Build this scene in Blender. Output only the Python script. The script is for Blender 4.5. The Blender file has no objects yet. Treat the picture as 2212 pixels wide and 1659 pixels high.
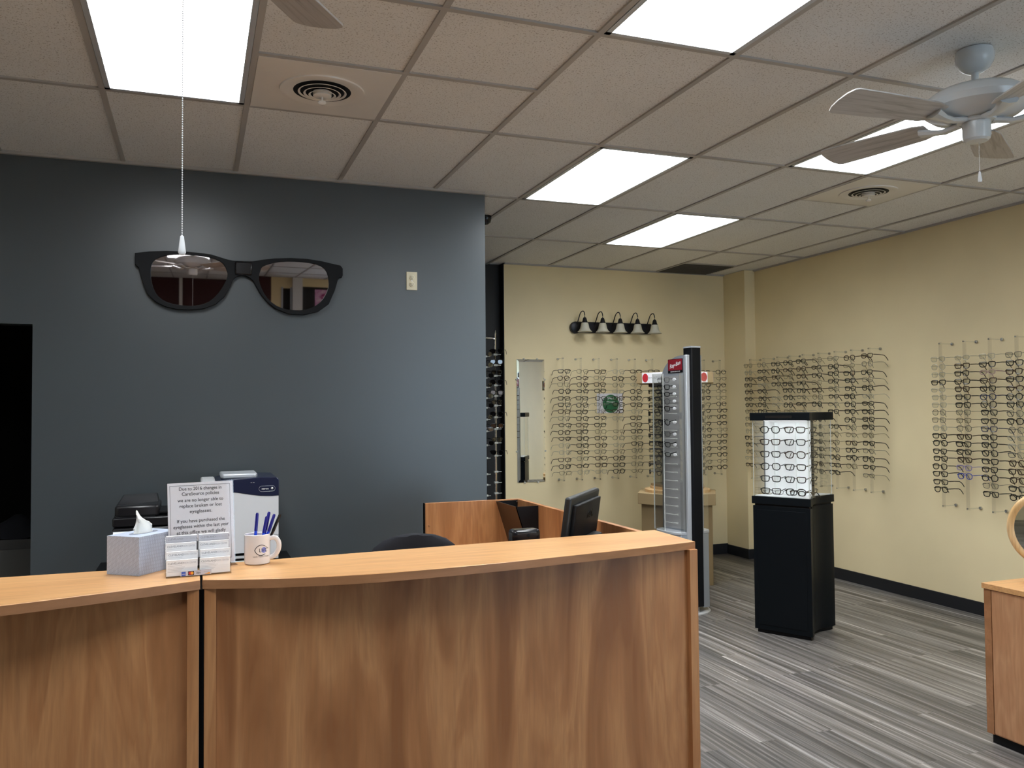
import bpy, math, random
from mathutils import Matrix, Vector
random.seed(7)
S = bpy.context.scene
COL = S.collection
PI = math.pi
H = 2.975                      # ceiling height
# ---------------------------------------------------------------- camera
F_PX, YAW, PITCH, ROLL = 1820.46, -0.35808, 0.0313, 0.008504
def _rot(a, b, c):
    return (Matrix.Rotation(a, 3, 'Z') @ Matrix.Rotation(b, 3, 'X') @ Matrix.Rotation(c, 3, 'Y'))
R3 = _rot(YAW, PITCH, ROLL)
rt, fw, up = R3.col[0], R3.col[1], R3.col[2]
cd = bpy.data.cameras.new('camera'); cam = bpy.data.objects.new('camera', cd); COL.objects.link(cam)
cd.sensor_width = 36; cd.lens = F_PX / 2212 * 36; cd.clip_start = 0.05
M = Matrix.Identity(4)
for i, v in enumerate((rt, up, -fw)):
    for j in range(3): M[j][i] = v[j]
M.translation = (0.39567, -5.28603, 1.54272)
cam.matrix_world = M
S.camera = cam
# ---------------------------------------------------------------- world, exposure
w = bpy.data.worlds.new('world'); S.world = w; w.use_nodes = True
w.node_tree.nodes['Background'].inputs[0].default_value = (0.62, 0.8, 1.0, 1)
w.node_tree.nodes['Background'].inputs[1].default_value = 5.5      # daylight outside the shop window behind the camera
S.view_settings.view_transform = 'Standard'; S.view_settings.look = 'None'
S.view_settings.exposure = 0.0; S.view_settings.gamma = 1.0
S.view_settings.use_curve_mapping = False
LAMP = 22.0                     # radiance of the ceiling diffusers

# ---------------------------------------------------------------- materials
def mat(name, col, rough=0.5, metal=0.0, spec=0.5, emit=None, es=1.0, coat=0.0, trans=0.0, ior=1.45, alpha=1.0):
    m = bpy.data.materials.new(name); m.use_nodes = True
    b = m.node_tree.nodes['Principled BSDF']
    b.inputs['Base Color'].default_value = (*col, 1)
    b.inputs['Roughness'].default_value = rough
    b.inputs['Metallic'].default_value = metal
    b.inputs['Specular IOR Level'].default_value = spec
    b.inputs['Coat Weight'].default_value = coat
    b.inputs['Transmission Weight'].default_value = trans
    b.inputs['IOR'].default_value = ior
    b.inputs['Alpha'].default_value = alpha
    if emit:
        b.inputs['Emission Color'].default_value = (*emit, 1)
        b.inputs['Emission Strength'].default_value = es
    return m
def N(m, t, **kw):
    n = m.node_tree.nodes.new(t)
    for k, v in kw.items(): setattr(n, k, v)
    return n
def L(m, a, b): m.node_tree.links.new(a, b)
def bsdf(m): return m.node_tree.nodes['Principled BSDF']
def coords(m, scale=(1, 1, 1), kind='Object', rot=(0, 0, 0)):
    tc = N(m, 'ShaderNodeTexCoord'); mp = N(m, 'ShaderNodeMapping')
    mp.inputs['Scale'].default_value = scale; mp.inputs['Rotation'].default_value = rot
    L(m, tc.outputs[kind], mp.inputs['Vector']); return mp.outputs['Vector']
def ramp(m, fac, stops):
    r = N(m, 'ShaderNodeValToRGB'); e = r.color_ramp.elements
    e[0].position, e[0].color = stops[0][0], (*stops[0][1], 1)
    e[1].position, e[1].color = stops[-1][0], (*stops[-1][1], 1)
    for p, c in stops[1:-1]:
        x = e.new(p); x.color = (*c, 1)
    L(m, fac, r.inputs['Fac']); return r.outputs['Color']
def noise(m, vec, scale=5, detail=4, rough=0.5, dist=0.0):
    n = N(m, 'ShaderNodeTexNoise'); n.inputs['Scale'].default_value = scale
    n.inputs['Detail'].default_value = detail; n.inputs['Roughness'].default_value = rough
    n.inputs['Distortion'].default_value = dist
    L(m, vec, n.inputs['Vector']); return n.outputs['Fac']
def mix(m, a, b, fac, mode='MIX'):
    x = N(m, 'ShaderNodeMix', data_type='RGBA', blend_type=mode)
    if isinstance(fac, (int, float)): x.inputs[0].default_value = fac
    else: L(m, fac, x.inputs[0])
    for i, v in ((6, a), (7, b)):
        if isinstance(v, tuple): x.inputs[i].default_value = (*v, 1)
        else: L(m, v, x.inputs[i])
    return x.outputs[2]
def bump(m, h, strength=0.2, dist=0.002):
    b = N(m, 'ShaderNodeBump'); b.inputs['Strength'].default_value = strength; b.inputs['Distance'].default_value = dist
    L(m, h, b.inputs['Height']); L(m, b.outputs['Normal'], bsdf(m).inputs['Normal'])

def wood(name, dark, mid, light, grain_axis, rough=0.35, seed=0.0):
    m = mat(name, mid, rough)
    s = [5.5, 5.5, 5.5]; s[grain_axis] = 0.9
    v = coords(m, s)
    mp = v.node; mp.inputs['Location'].default_value = (seed, seed * 1.7, seed * 0.6)
    n1 = noise(m, v, 1.2, 4, 0.5, 0.7)
    s2 = [90.0, 90.0, 90.0]; s2[grain_axis] = 5.0
    n2 = noise(m, coords(m, s2), 1.0, 3, 0.6)
    c = ramp(m, n1, [(0.34, dark), (0.46, mid), (0.54, light), (0.6, mid), (0.7, light)])
    c = mix(m, c, (0.3, 0.14, 0.06), ramp(m, n2, [(0.42, (0, 0, 0)), (0.75, (0.45, 0.45, 0.45))]))
    L(m, c, bsdf(m).inputs['Base Color'])
    return m
def painted(name, col, rough=0.6, amt=0.06, bumps=0.15):
    m = mat(name, col, rough)
    v = coords(m)
    n = noise(m, v, 1.3, 3)
    d = tuple(x * (1 - amt) for x in col); l = tuple(min(1, x * (1 + amt)) for x in col)
    L(m, ramp(m, n, [(0.3, d), (0.7, l)]), bsdf(m).inputs['Base Color'])
    bump(m, noise(m, v, 220, 2), bumps, 0.0006)
    return m
def cardboardish(name, col): return painted(name, col, 0.7, 0.1, 0.2)

M_BEIGE = painted('beige_paint', (0.86, 0.73, 0.455), 0.55)
M_GREY = painted('slate_grey_paint', (0.07, 0.084, 0.092), 0.34, 0.04); bsdf(M_GREY).inputs['Specular IOR Level'].default_value = 0.9
M_BLACKWALL = painted('black_paint_and_dark', (0.012, 0.012, 0.013), 0.6)
M_MAROON = painted('maroon_paint', (0.06, 0.018, 0.02), 0.6)
M_BASE = mat('black_rubber_base', (0.012, 0.013, 0.016), 0.5)
M_GRID = painted('ceiling_grid_metal', (0.45, 0.43, 0.41), 0.5, 0.1)
M_WHITE = mat('white_plastic', (0.75, 0.76, 0.78), 0.35)
M_FANW = mat('white_enamel', (0.62, 0.65, 0.67), 0.2)
M_CHROME = mat('chrome', (0.8, 0.8, 0.82), 0.15, 1.0)
M_MIRROR = mat('mirror_silver', (0.86, 0.88, 0.86), 0.01, 1.0)
M_LENSMIR = mat('tinted_mirror', (0.62, 0.56, 0.56), 0.02, 1.0)
M_BLACKM = mat('matte_black', (0.006, 0.0065, 0.008), 0.5, spec=0.22)
M_BLACKG = mat('gloss_black', (0.01, 0.01, 0.012), 0.2)
M_CASE = mat('black_laminate', (0.004, 0.006, 0.008), 0.42, spec=0.15)
M_BRONZE = mat('dark_bronze', (0.012, 0.012, 0.016), 0.4, 0.3)
M_SILVER = mat('silver_paint', (0.42, 0.46, 0.51), 0.4, 0.35)
M_SILVER2 = mat('light_silver', (0.6, 0.63, 0.67), 0.4, 0.3)
M_NAVY = mat('navy_plastic', (0.012, 0.018, 0.05), 0.25)
M_IVORY = mat('ivory_plastic', (0.75, 0.7, 0.52), 0.35)
M_PAPER = mat('white_paper', (0.86, 0.84, 0.88), 0.6)
M_CARD = mat('card_stock', (0.93, 0.93, 0.95), 0.5)
M_CARDG = mat('card_header_grey', (0.62, 0.62, 0.68), 0.5)
M_INK = mat('black_ink', (0.02, 0.02, 0.025), 0.6)
M_INKG = mat('grey_ink', (0.35, 0.35, 0.38), 0.6)
M_INKG2 = mat('pale_grey_ink', (0.5, 0.5, 0.53), 0.6)
M_RED = mat('red_print', (0.55, 0.03, 0.04), 0.45)
M_DRED = mat('crimson_print', (0.33, 0.02, 0.035), 0.4)
M_ORANGE = mat('orange_print', (0.85, 0.35, 0.03), 0.45)
M_BLUE = mat('blue_print', (0.05, 0.11, 0.5), 0.45)
M_GREEN = mat('green_print', (0.025, 0.15, 0.06), 0.5)
M_LILAC = mat('lilac_print', (0.22, 0.25, 0.62), 0.5)
M_PEN = mat('blue_pen_plastic', (0.02, 0.08, 0.75), 0.25)
M_PEND = mat('dark_blue_pen_plastic', (0.02, 0.02, 0.25), 0.25)
M_CERAMIC = mat('white_ceramic', (0.8, 0.76, 0.75), 0.15, coat=0.5)
M_TISSUE = mat('tissue_paper', (0.85, 0.86, 0.83), 0.8)
M_FABRIC = mat('black_fabric', (0.01, 0.011, 0.016), 0.9)
M_LCD = mat('lcd_grey', (0.12, 0.14, 0.13), 0.25)
M_PORC = mat('white_porcelain', (0.85, 0.87, 0.9), 0.2)
M_FROST = mat('frosted_glass', (0.62, 0.6, 0.5), 0.45)
M_TAN = cardboardish('tan_laminate', (0.3, 0.21, 0.105))
M_TAN2 = cardboardish('tan_laminate_edge', (0.4, 0.29, 0.15))
M_PINEW = wood('pale_turned_wood', (0.62, 0.38, 0.16), (0.72, 0.47, 0.22), (0.78, 0.54, 0.28), 2, 0.35, 3.0)
M_BRUSH = mat('brushed_back_panel', (0.42, 0.425, 0.43), 0.45, 0.2)
M_WPANEL = mat('white_backlit_panel', (0.85, 0.87, 0.9), 0.5, emit=(0.95, 1.0, 1.0), es=0.35)
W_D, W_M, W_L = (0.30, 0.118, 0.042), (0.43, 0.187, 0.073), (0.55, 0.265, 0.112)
M_WOODV = wood('maple_laminate_vertical', W_D, W_M, W_L, 2, 0.36, 1.0)
M_WOODV2 = wood('maple_laminate_vertical_b', W_D, W_M, W_L, 2, 0.36, 8.3)
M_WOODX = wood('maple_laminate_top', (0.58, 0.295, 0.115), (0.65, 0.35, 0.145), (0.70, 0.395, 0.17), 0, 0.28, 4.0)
M_WOODE = wood('maple_edge_band', (0.3, 0.14, 0.06), (0.36, 0.17, 0.078), (0.42, 0.2, 0.095), 0, 0.35, 5.0)
M_LAMP = mat('light_diffuser', (0.9, 0.9, 0.9), 0.5, emit=(0.93, 0.97, 1.0), es=LAMP)
def prismatic(m, strength):
    # prismatic lens of a troffer: sends more light straight down than sideways
    ge = N(m, 'ShaderNodeNewGeometry'); dt = N(m, 'ShaderNodeVectorMath', operation='DOT_PRODUCT')
    L(m, ge.outputs['Normal'], dt.inputs[0]); L(m, ge.outputs['Incoming'], dt.inputs[1])
    ab = N(m, 'ShaderNodeMath', operation='ABSOLUTE'); L(m, dt.outputs['Value'], ab.inputs[0])
    pw = N(m, 'ShaderNodeMath', operation='POWER'); L(m, ab.outputs[0], pw.inputs[0]); pw.inputs[1].default_value = 1.3
    ma = N(m, 'ShaderNodeMath', operation='MULTIPLY_ADD'); L(m, pw.outputs[0], ma.inputs[0]); ma.inputs[1].default_value = strength * 1.05; ma.inputs[2].default_value = strength * 0.2
    L(m, ma.outputs[0], bsdf(m).inputs['Emission Strength'])
prismatic(M_LAMP, LAMP)

def clear(name, tint=(1, 1, 1), refl=0.1, rough=0.03, graze=0.45):
    m = bpy.data.materials.new(name); m.use_nodes = True; nt = m.node_tree; nt.nodes.clear()
    o = nt.nodes.new('ShaderNodeOutputMaterial'); t = nt.nodes.new('ShaderNodeBsdfTransparent'); g = nt.nodes.new('ShaderNodeBsdfGlossy')
    x = nt.nodes.new('ShaderNodeMixShader'); lw = nt.nodes.new('ShaderNodeLayerWeight'); mr = nt.nodes.new('ShaderNodeMapRange')
    t.inputs[0].default_value = (*tint, 1); g.inputs['Roughness'].default_value = rough
    lw.inputs[0].default_value = 0.35
    mr.inputs['To Min'].default_value = refl; mr.inputs['To Max'].default_value = min(1, refl + graze)
    nt.links.new(lw.outputs['Facing'], mr.inputs['Value']); nt.links.new(mr.outputs[0], x.inputs[0])
    nt.links.new(t.outputs[0], x.inputs[1]); nt.links.new(g.outputs[0], x.inputs[2]); nt.links.new(x.outputs[0], o.inputs[0])
    return m
M_LENS = clear('clear_lens', (0.93, 0.94, 0.92), 0.06, 0.02)
M_SUN = clear('smoke_lens', (0.12, 0.1, 0.1), 0.12, 0.03)
M_ACRYL = clear('clear_acrylic', (0.965, 0.97, 0.96), 0.035, 0.05)
M_GLASS = clear('case_glass', (0.985, 0.99, 0.988), 0.015, 0.01, 0.2)
M_ACRYS = clear('thin_acrylic', (0.99, 0.99, 0.99), 0.02, 0.04, 0.12)
M_ACRYLE = mat('acrylic_edge', (0.8, 0.82, 0.78), 0.2, alpha=0.55)

def tile_mat():
    m = mat('acoustic_tile', (0.6, 0.56, 0.52), 0.9)
    v = coords(m)
    a = noise(m, v, 135, 2, 0.7); b = noise(m, v, 1.1, 2)
    base = ramp(m, b, [(0.3, (0.77, 0.77, 0.765)), (0.7, (0.84, 0.84, 0.835))])
    L(m, mix(m, base, (0.36, 0.33, 0.3), ramp(m, a, [(0.585, (0, 0, 0)), (0.65, (0.8, 0.8, 0.8))])), bsdf(m).inputs['Base Color'])
    bump(m, a, 0.3, 0.002)
    return m
M_TILE = tile_mat()
def floor_mat():
    m = mat('grey_plank_vinyl', (0.2, 0.19, 0.18), 0.42)
    v = coords(m, (1, 1, 1), 'Object', (0, 0, PI / 2))
    br = N(m, 'ShaderNodeTexBrick'); br.offset = 0.37; br.offset_frequency = 3; br.squash = 1
    br.inputs['Scale'].default_value = 1.0; br.inputs['Brick Width'].default_value = 1.22; br.inputs['Row Height'].default_value = 0.105
    br.inputs['Mortar Size'].default_value = 0.0006; br.inputs['Color1'].default_value = (0, 0, 0, 1); br.inputs['Color2'].default_value = (1, 1, 1, 1)
    br.inputs['Mortar'].default_value = (0.2, 0.2, 0.2, 1)
    L(m, v, br.inputs['Vector'])
    # each plank shifts its own grain
    v2 = coords(m, (30, 0.45, 1))
    ad = N(m, 'ShaderNodeVectorMath', operation='ADD'); sc = N(m, 'ShaderNodeVectorMath', operation='SCALE'); sc.inputs['Scale'].default_value = 37.0
    L(m, br.outputs['Color'], sc.inputs[0]); L(m, v2, ad.inputs[0]); L(m, sc.outputs[0], ad.inputs[1])
    g = noise(m, ad.outputs[0], 1.0, 4, 0.6)
    v3 = coords(m, (150, 3, 1)); g2 = noise(m, v3, 1.0, 2, 0.6)
    c = ramp(m, g, [(0.26, (0.035, 0.032, 0.03)), (0.4, (0.10, 0.094, 0.088)), (0.5, (0.18, 0.17, 0.16)), (0.58, (0.26, 0.245, 0.235)), (0.7, (0.52, 0.5, 0.49))])
    c = mix(m, c, (0.06, 0.055, 0.05), ramp(m, g2, [(0.4, (0.45, 0.45, 0.45)), (0.62, (0, 0, 0))]))
    c = mix(m, c, ramp(m, br.outputs['Color'], [(0, (0.6, 0.6, 0.6)), (1, (1.15, 1.12, 1.08))]), 1.0, 'MULTIPLY')
    L(m, c, bsdf(m).inputs['Base Color'])
    return m
M_FLOOR = floor_mat()
def tissuebox_mat():
    m = mat('patterned_tissue_box', (0.36, 0.37, 0.45), 0.5)
    v = coords(m, (60, 60, 60), 'Object', (0.6, 0.6, 0.78))
    ch = N(m, 'ShaderNodeTexBrick'); ch.inputs['Scale'].default_value = 1.0; L(m, v, ch.inputs['Vector'])
    ch.inputs['Color1'].default_value = (0.44, 0.5, 0.62, 1); ch.inputs['Color2'].default_value = (0.48, 0.54, 0.66, 1)
    ch.inputs['Mortar'].default_value = (0.34, 0.37, 0.47, 1); ch.inputs['Mortar Size'].default_value = 0.03
    L(m, ch.outputs['Color'], bsdf(m).inputs['Base Color'])
    return m
M_TBOX = tissuebox_mat()
def blade_mat():
    m = mat('whitewashed_blade', (0.5, 0.49, 0.48), 0.4)
    v = coords(m, (3, 40, 1)); n = noise(m, v, 1.0, 4, 0.6, 1.2)
    L(m, ramp(m, n, [(0.35, (0.36, 0.345, 0.335)), (0.5, (0.5, 0.48, 0.47)), (0.7, (0.56, 0.545, 0.535))]), bsdf(m).inputs['Base Color'])
    return m
M_BLADE = blade_mat()

# ---------------------------------------------------------------- mesh builder
class MB:
    def __init__(s): s.v = []; s.f = []
    def add(s, vs, fs, m=None):
        o = len(s.v)
        s.v += [tuple(m @ Vector(p)) if m is not None else tuple(p) for p in vs]
        s.f += [tuple(i + o for i in f) for f in fs]; return s
    def box(s, a, b, m=None):
        (x0, y0, z0), (x1, y1, z1) = a, b
        vs = [(x0, y0, z0), (x1, y0, z0), (x1, y1, z0), (x0, y1, z0), (x0, y0, z1), (x1, y0, z1), (x1, y1, z1), (x0, y1, z1)]
        return s.add(vs, [(0, 3, 2, 1), (4, 5, 6, 7), (0, 1, 5, 4), (1, 2, 6, 5), (2, 3, 7, 6), (3, 0, 4, 7)], m)
    def prism(s, poly, z0, z1, m=None):
        n = len(poly)
        a = sum(poly[i][0] * poly[(i + 1) % n][1] - poly[(i + 1) % n][0] * poly[i][1] for i in range(n))
        if a < 0: poly = poly[::-1]
        vs = [(x, y, z0) for x, y in poly] + [(x, y, z1) for x, y in poly]
        fs = [tuple(range(n - 1, -1, -1)), tuple(range(n, 2 * n))] + [(i, (i + 1) % n, n + (i + 1) % n, n + i) for i in range(n)]
        return s.add(vs, fs, m)
    def lathe(s, prof, n=32, m=None, caps=True):
        vs = []; fs = []
        for r, z in prof:
            for k in range(n):
                a = 2 * PI * k / n; vs.append((max(r, 1e-5) * math.cos(a), max(r, 1e-5) * math.sin(a), z))
        for i in range(len(prof) - 1):
            for k in range(n):
                q = (k + 1) % n; fs.append((i * n + k, i * n + q, (i + 1) * n + q, (i + 1) * n + k))
        if caps: fs.append(tuple(range(n - 1, -1, -1))); fs.append(tuple((len(prof) - 1) * n + k for k in range(n)))
        return s.add(vs, fs, m)
    def cyl(s, p0, p1, r0, r1=None, n=16): return s.tube([p0, p1], [r0, r0 if r1 is None else r1], n)
    def tube(s, pts, r, n=10, closed=False, flat=1.0, upv=(0, 0, 1)):
        pts = [Vector(p) for p in pts]; k = len(pts)
        rs = r if isinstance(r, (list, tuple)) else [r] * k
        vs = []; fs = []; U = Vector(upv)
        for i, p in enumerate(pts):
            if closed: t = pts[(i + 1) % k] - pts[i - 1]
            else: t = pts[min(i + 1, k - 1)] - pts[max(i - 1, 0)]
            t.normalize(); a = t.cross(U)
            if a.length < 1e-3: a = t.cross(Vector((1, 0, 0)))
            if a.length < 1e-3: a = t.cross(Vector((0, 1, 0)))
            a.normalize(); b = a.cross(t)
            for j in range(n):
                g = 2 * PI * j / n; vs.append(p + a * math.cos(g) * rs[i] * flat + b * math.sin(g) * rs[i])
        for i in range(k if closed else k - 1):
            q = (i + 1) % k
            for j in range(n):
                h = (j + 1) % n; fs.append((i * n + j, i * n + h, q * n + h, q * n + j))
        if not closed: fs += [tuple(range(n - 1, -1, -1)), tuple((k - 1) * n + j for j in range(n))]
        return s.add(vs, fs)
    def mesh(s, name, m, smooth=True):
        me = bpy.data.meshes.new(name); me.from_pydata([tuple(v) for v in s.v], [], s.f)
        me.validate(); me.update()
        import bmesh
        bm = bmesh.new(); bm.from_mesh(me); bmesh.ops.recalc_face_normals(bm, faces=bm.faces); bm.to_mesh(me); bm.free()
        if smooth:
            me.shade_smooth()
            try: me.set_sharp_from_angle(angle=math.radians(35))
            except Exception: pass
        me.materials.append(m); return me
    def build(s, name, m, parent=None, bevel=0.0, seg=2, smooth=True):
        o = bpy.data.objects.new(name, s.mesh(name, m, smooth)); COL.objects.link(o)
        if parent: o.parent = parent
        if bevel:
            b = o.modifiers.new('bevel', 'BEVEL'); b.width = bevel; b.segments = seg; b.limit_method = 'ANGLE'; b.angle_limit = math.radians(40)
        return o
def tag(o, label=None, cat=None, group=None, kind=None):
    for k, v in (('label', label), ('category', cat), ('group', group), ('kind', kind)):
        if v: o[k] = v
    return o
def thing(name, label, cat, loc=(0, 0, 0), rz=0.0, group=None):
    o = bpy.data.objects.new(name, None); COL.objects.link(o); o.empty_display_size = 0.05
    o.location = loc; o.rotation_euler = (0, 0, rz); return tag(o, label, cat, group)
def struct(o): o['kind'] = 'structure'; return o
def box(a, b, name, m, parent=None, bevel=0.0): return MB().box(a, b).build(name, m, parent, bevel)
def copy_tree(o, parent=None):
    c = o.copy(); COL.objects.link(c)
    if parent: c.parent = parent
    for ch in [x for x in KIDS.get(o, list(o.children))]: copy_tree(ch, c)
    return c
KIDS = {}
def text(body, size, name, m, parent=None, loc=(0, 0, 0), rot=(PI / 2, 0, 0), align='CENTER', ext=0.0003, shear=0.0, off=0.0, sp=1.0, sx=1.0):
    c = bpy.data.curves.new(name, 'FONT'); c.body = body; c.size = size; c.align_x = align; c.extrude = ext; c.shear = shear; c.offset = off
    c.space_character = sp; c.resolution_u = 3
    o = bpy.data.objects.new(name + '_tmp', c); COL.objects.link(o)
    bpy.context.view_layer.update()
    me = bpy.data.meshes.new_from_object(o.evaluated_get(bpy.context.evaluated_depsgraph_get()))
    bpy.data.objects.remove(o); bpy.data.curves.remove(c)
    me.materials.clear(); me.materials.append(m)
    r = bpy.data.objects.new(name, me); COL.objects.link(r); r.location = loc; r.rotation_euler = rot; r.scale = (sx, 1, 1)
    if parent: r.parent = parent
    return r
def joined(objs, name):
    base = objs[0]; vs = []; fs = []
    for o in objs:
        M_ = Matrix.LocRotScale(o.location, o.rotation_euler, o.scale); n = len(vs)
        vs += [M_ @ v.co for v in o.data.vertices]; fs += [tuple(i + n for i in p.vertices) for p in o.data.polygons]
    me = bpy.data.meshes.new(name); me.from_pydata([tuple(v) for v in vs], [], fs); me.materials.append(base.data.materials[0])
    r = bpy.data.objects.new(name, me); COL.objects.link(r); r.parent = base.parent
    for o in objs: bpy.data.objects.remove(o)
    return r
def loops(ls, depth, name, m, parent=None, bev=0.0):
    """flat outline with holes, extruded, drawn in its own x/y plane"""
    c = bpy.data.curves.new(name, 'CURVE'); c.dimensions = '2D'; c.fill_mode = 'BOTH'; c.extrude = depth / 2; c.bevel_depth = bev
    for l in ls:
        s = c.splines.new('POLY'); s.points.add(len(l) - 1); s.use_cyclic_u = True
        for i, (x, y) in enumerate(l): s.points[i].co = (x, y, 0, 1)
    o = bpy.data.objects.new(name + '_tmp', c); COL.objects.link(o); bpy.context.view_layer.update()
    me = bpy.data.meshes.new_from_object(o.evaluated_get(bpy.context.evaluated_depsgraph_get()))
    bpy.data.objects.remove(o); bpy.data.curves.remove(c); me.materials.clear(); me.materials.append(m)
    r = bpy.data.objects.new(name, me); COL.objects.link(r)
    if parent: r.parent = parent
    return r
def catmull(pts, k=4, closed=True):
    out = []; n = len(pts)
    rng = range(n) if closed else range(n - 1)
    for i in rng:
        g = (lambda j: pts[j % n]) if closed else (lambda j: pts[min(max(j, 0), n - 1)])
        p0, p1, p2, p3 = g(i - 1), g(i), g(i + 1), g(i + 2)
        for t in range(k):
            u = t / k
            out.append(tuple(0.5 * (2 * b + (c - a) * u + (2 * a - 5 * b + 4 * c - d) * u * u + (-a + 3 * b - 3 * c + d) * u ** 3) for a, b, c, d in zip(p0, p1, p2, p3)))
    if not closed: out.append(tuple(pts[-1]))
    return out

# ---------------------------------------------------------------- room shell
X0, X1, Y0, Y1 = -4.2, 5.83, -8.4, 2.38
struct(box((X0 - .1, Y0 - .1, -0.05), (X1 + .1, 2.7, 0), 'floor', M_FLOOR))
struct(box((X0 - .1, Y0 - .1, H + 0.004), (X1 + .1, 2.7, H + 0.06), 'ceiling', M_TILE))
T = 0.6096
LIGHTS = [(0, 1), (3, 2), (4, 0), (6, -1), (6, 1), (6, 4), (-4, 2), (0, 3)]
def in_light(x, y):
    for u, v in LIGHTS:
        if u * T - .001 < x < (u + 1) * T + .001 and -(v + 1) * 2 * T < y < -v * 2 * T: return True
    return False
g = MB()
tb = 0.0125
for u in range(-6, 10): g.box((u * T - tb, Y0, H - 0.004), (u * T + tb, 2.5, H + 0.006))
for v in range(-1, 7):
    y = -v * 2 * T; g.box((X0, y - tb, H - 0.0045), (X1, y + tb, H + 0.006))
for u, y in ((1, -3 * T), (2, -3 * T), (7, -T), (8, 3 * T)):
    g.box((u * T, y - tb, H - 0.0045), ((u + 1) * T, y + tb, H + 0.006))
struct(g.build('trim_1', M_GRID, smooth=False))
e = MB()   # angle trim where the tiles meet the walls
e.box((X0, -0.085, H - 0.014), (2.165, -0.058, H + 0.003)).box((3.19, 2.355, H - 0.01), (5.70, 2.382, H + 0.003)).box((5.805, Y0, H - 0.01), (5.832, 2.0, H + 0.003))
struct(e.build('trim_2', M_GRID, smooth=False))
# slate grey partition with the dark doorway at its left end
w1 = MB()
w1.box((-0.447, -0.06, 0), (2.17, 0.06, H)).box((-1.37, -0.06, 2.037), (-0.447, 0.06, H)).box((X0, -0.06, 0), (-1.37, 0.06, H))
struct(w1.build('wall_front', M_GREY, smooth=False))
struct(box((3.19, 2.38, 0), (5.83 + .1, 2.486, H), 'wall_far', M_BEIGE))
w2 = MB(); w2.box((5.83, Y0, 0), (5.93, 2.38, H)).box((5.705, 2.01, 0), (5.83, 2.38, H)); struct(w2.build('wall_right', M_BEIGE, smooth=False))
w3 = MB(); w3.box((X0, 2.486, 0), (3.30, 2.6, H)).box((3.183, 2.386, 0), (3.192, 2.5, H)); struct(w3.build('wall_hall', M_BLACKWALL, smooth=False))
w4 = MB(); w4.box((1.3, 0.06, 0), (1.4, 2.486, H)).box((-1.9, 0.06, 0), (-1.8, 2.486, H)); struct(w4.build('wall_partition', M_BLACKWALL, smooth=False))  # inner walls coloured black to stand in for the unlit room's darkness
struct(box((-1.8, 0.061, H - 0.012), (1.3, 2.486, H - 0.005), 'trim_3', M_BLACKWALL))  # black ceiling sheet added to keep that unlit room dark
struct(box((-1.8, 0.061, 0.0), (1.3, 2.486, 0.004), 'trim_4', M_BLACKWALL))  # black floor sheet added to deepen the same darkness
struct(box((X0 - .1, Y0, 0), (X0, 2.6, H), 'wall_left', M_BEIGE))
w5 = MB(); w5.box((X0, Y0 - .1, 0), (1.36, Y0, H)); struct(w5.build('wall_back', M_MAROON, smooth=False))
wr = MB(); wr.box((1.36, Y0 - .1, 0), (1.58, Y0, H)).box((1.58, Y0 - .1, 2.75), (1.76, Y0, H)).box((1.76, Y0 - .1, 0), (1.98, Y0, H)).box((1.98, Y0 - .1, 2.8), (5.75, Y0, H)).box((3.1, Y0 - .1, 0), (5.75, Y0, .35)).box((3.1, Y0 - .1, .35), (3.5, Y0, 2.8)).box((5.7, Y0 - .1, .35), (5.93, Y0, H))
struct(wr.build('wall_rear', M_BEIGE, smooth=False))
struct(box((1.98, Y0 - .1, 0), (3.1, Y0 - .02, 2.8), 'wall_nook', M_BLACKWALL))
struct(box((1.58, Y0 - .3, 0), (1.76, Y0 - .1, 2.75), 'dark_opening', M_BLACKWALL))  # black block stands in for the darkness of an open doorway
wf = MB()
for x in (3.5, 4.58, 5.66): wf.box((x, Y0 - .07, .35), (x + .05, Y0 - .01, 2.8))
for z in (.35, 2.75): wf.box((3.5, Y0 - .07, z), (5.71, Y0 - .01, z + .05))
wfo = struct(wf.build('window_1', M_SILVER2, smooth=False))
box((3.53, Y0 - .045, .38), (5.68, Y0 - .04, 2.78), 'pane', M_GLASS, wfo)
struct(box((1.78, Y0, 0), (1.98, Y0 + 0.12, H), 'trim_5', M_WHITE))
for k, x in enumerate((1.56, 1.74)): struct(box((x, Y0, 0), (x + .035, Y0 + 0.03, 2.77), 'trim_%d' % (7 + k), M_SILVER))
struct(box((0.1, Y0, 0), (0.16, Y0 + 0.03, H), 'trim_6', M_WHITE))
b = MB(); b.box((3.19, 2.368, 0), (5.705, 2.38, 0.108)); struct(b.build('baseboard_far', M_BASE, bevel=0.003))
b = MB(); b.box((5.818, Y0, 0), (5.83, 2.01, 0.098)).box((5.693, 2.0, 0), (5.705, 2.38, 0.1)).box((5.705, 1.998, 0), (5.83, 2.01, 0.098)); struct(b.build('baseboard_right', M_BASE, bevel=0.003))

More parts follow.
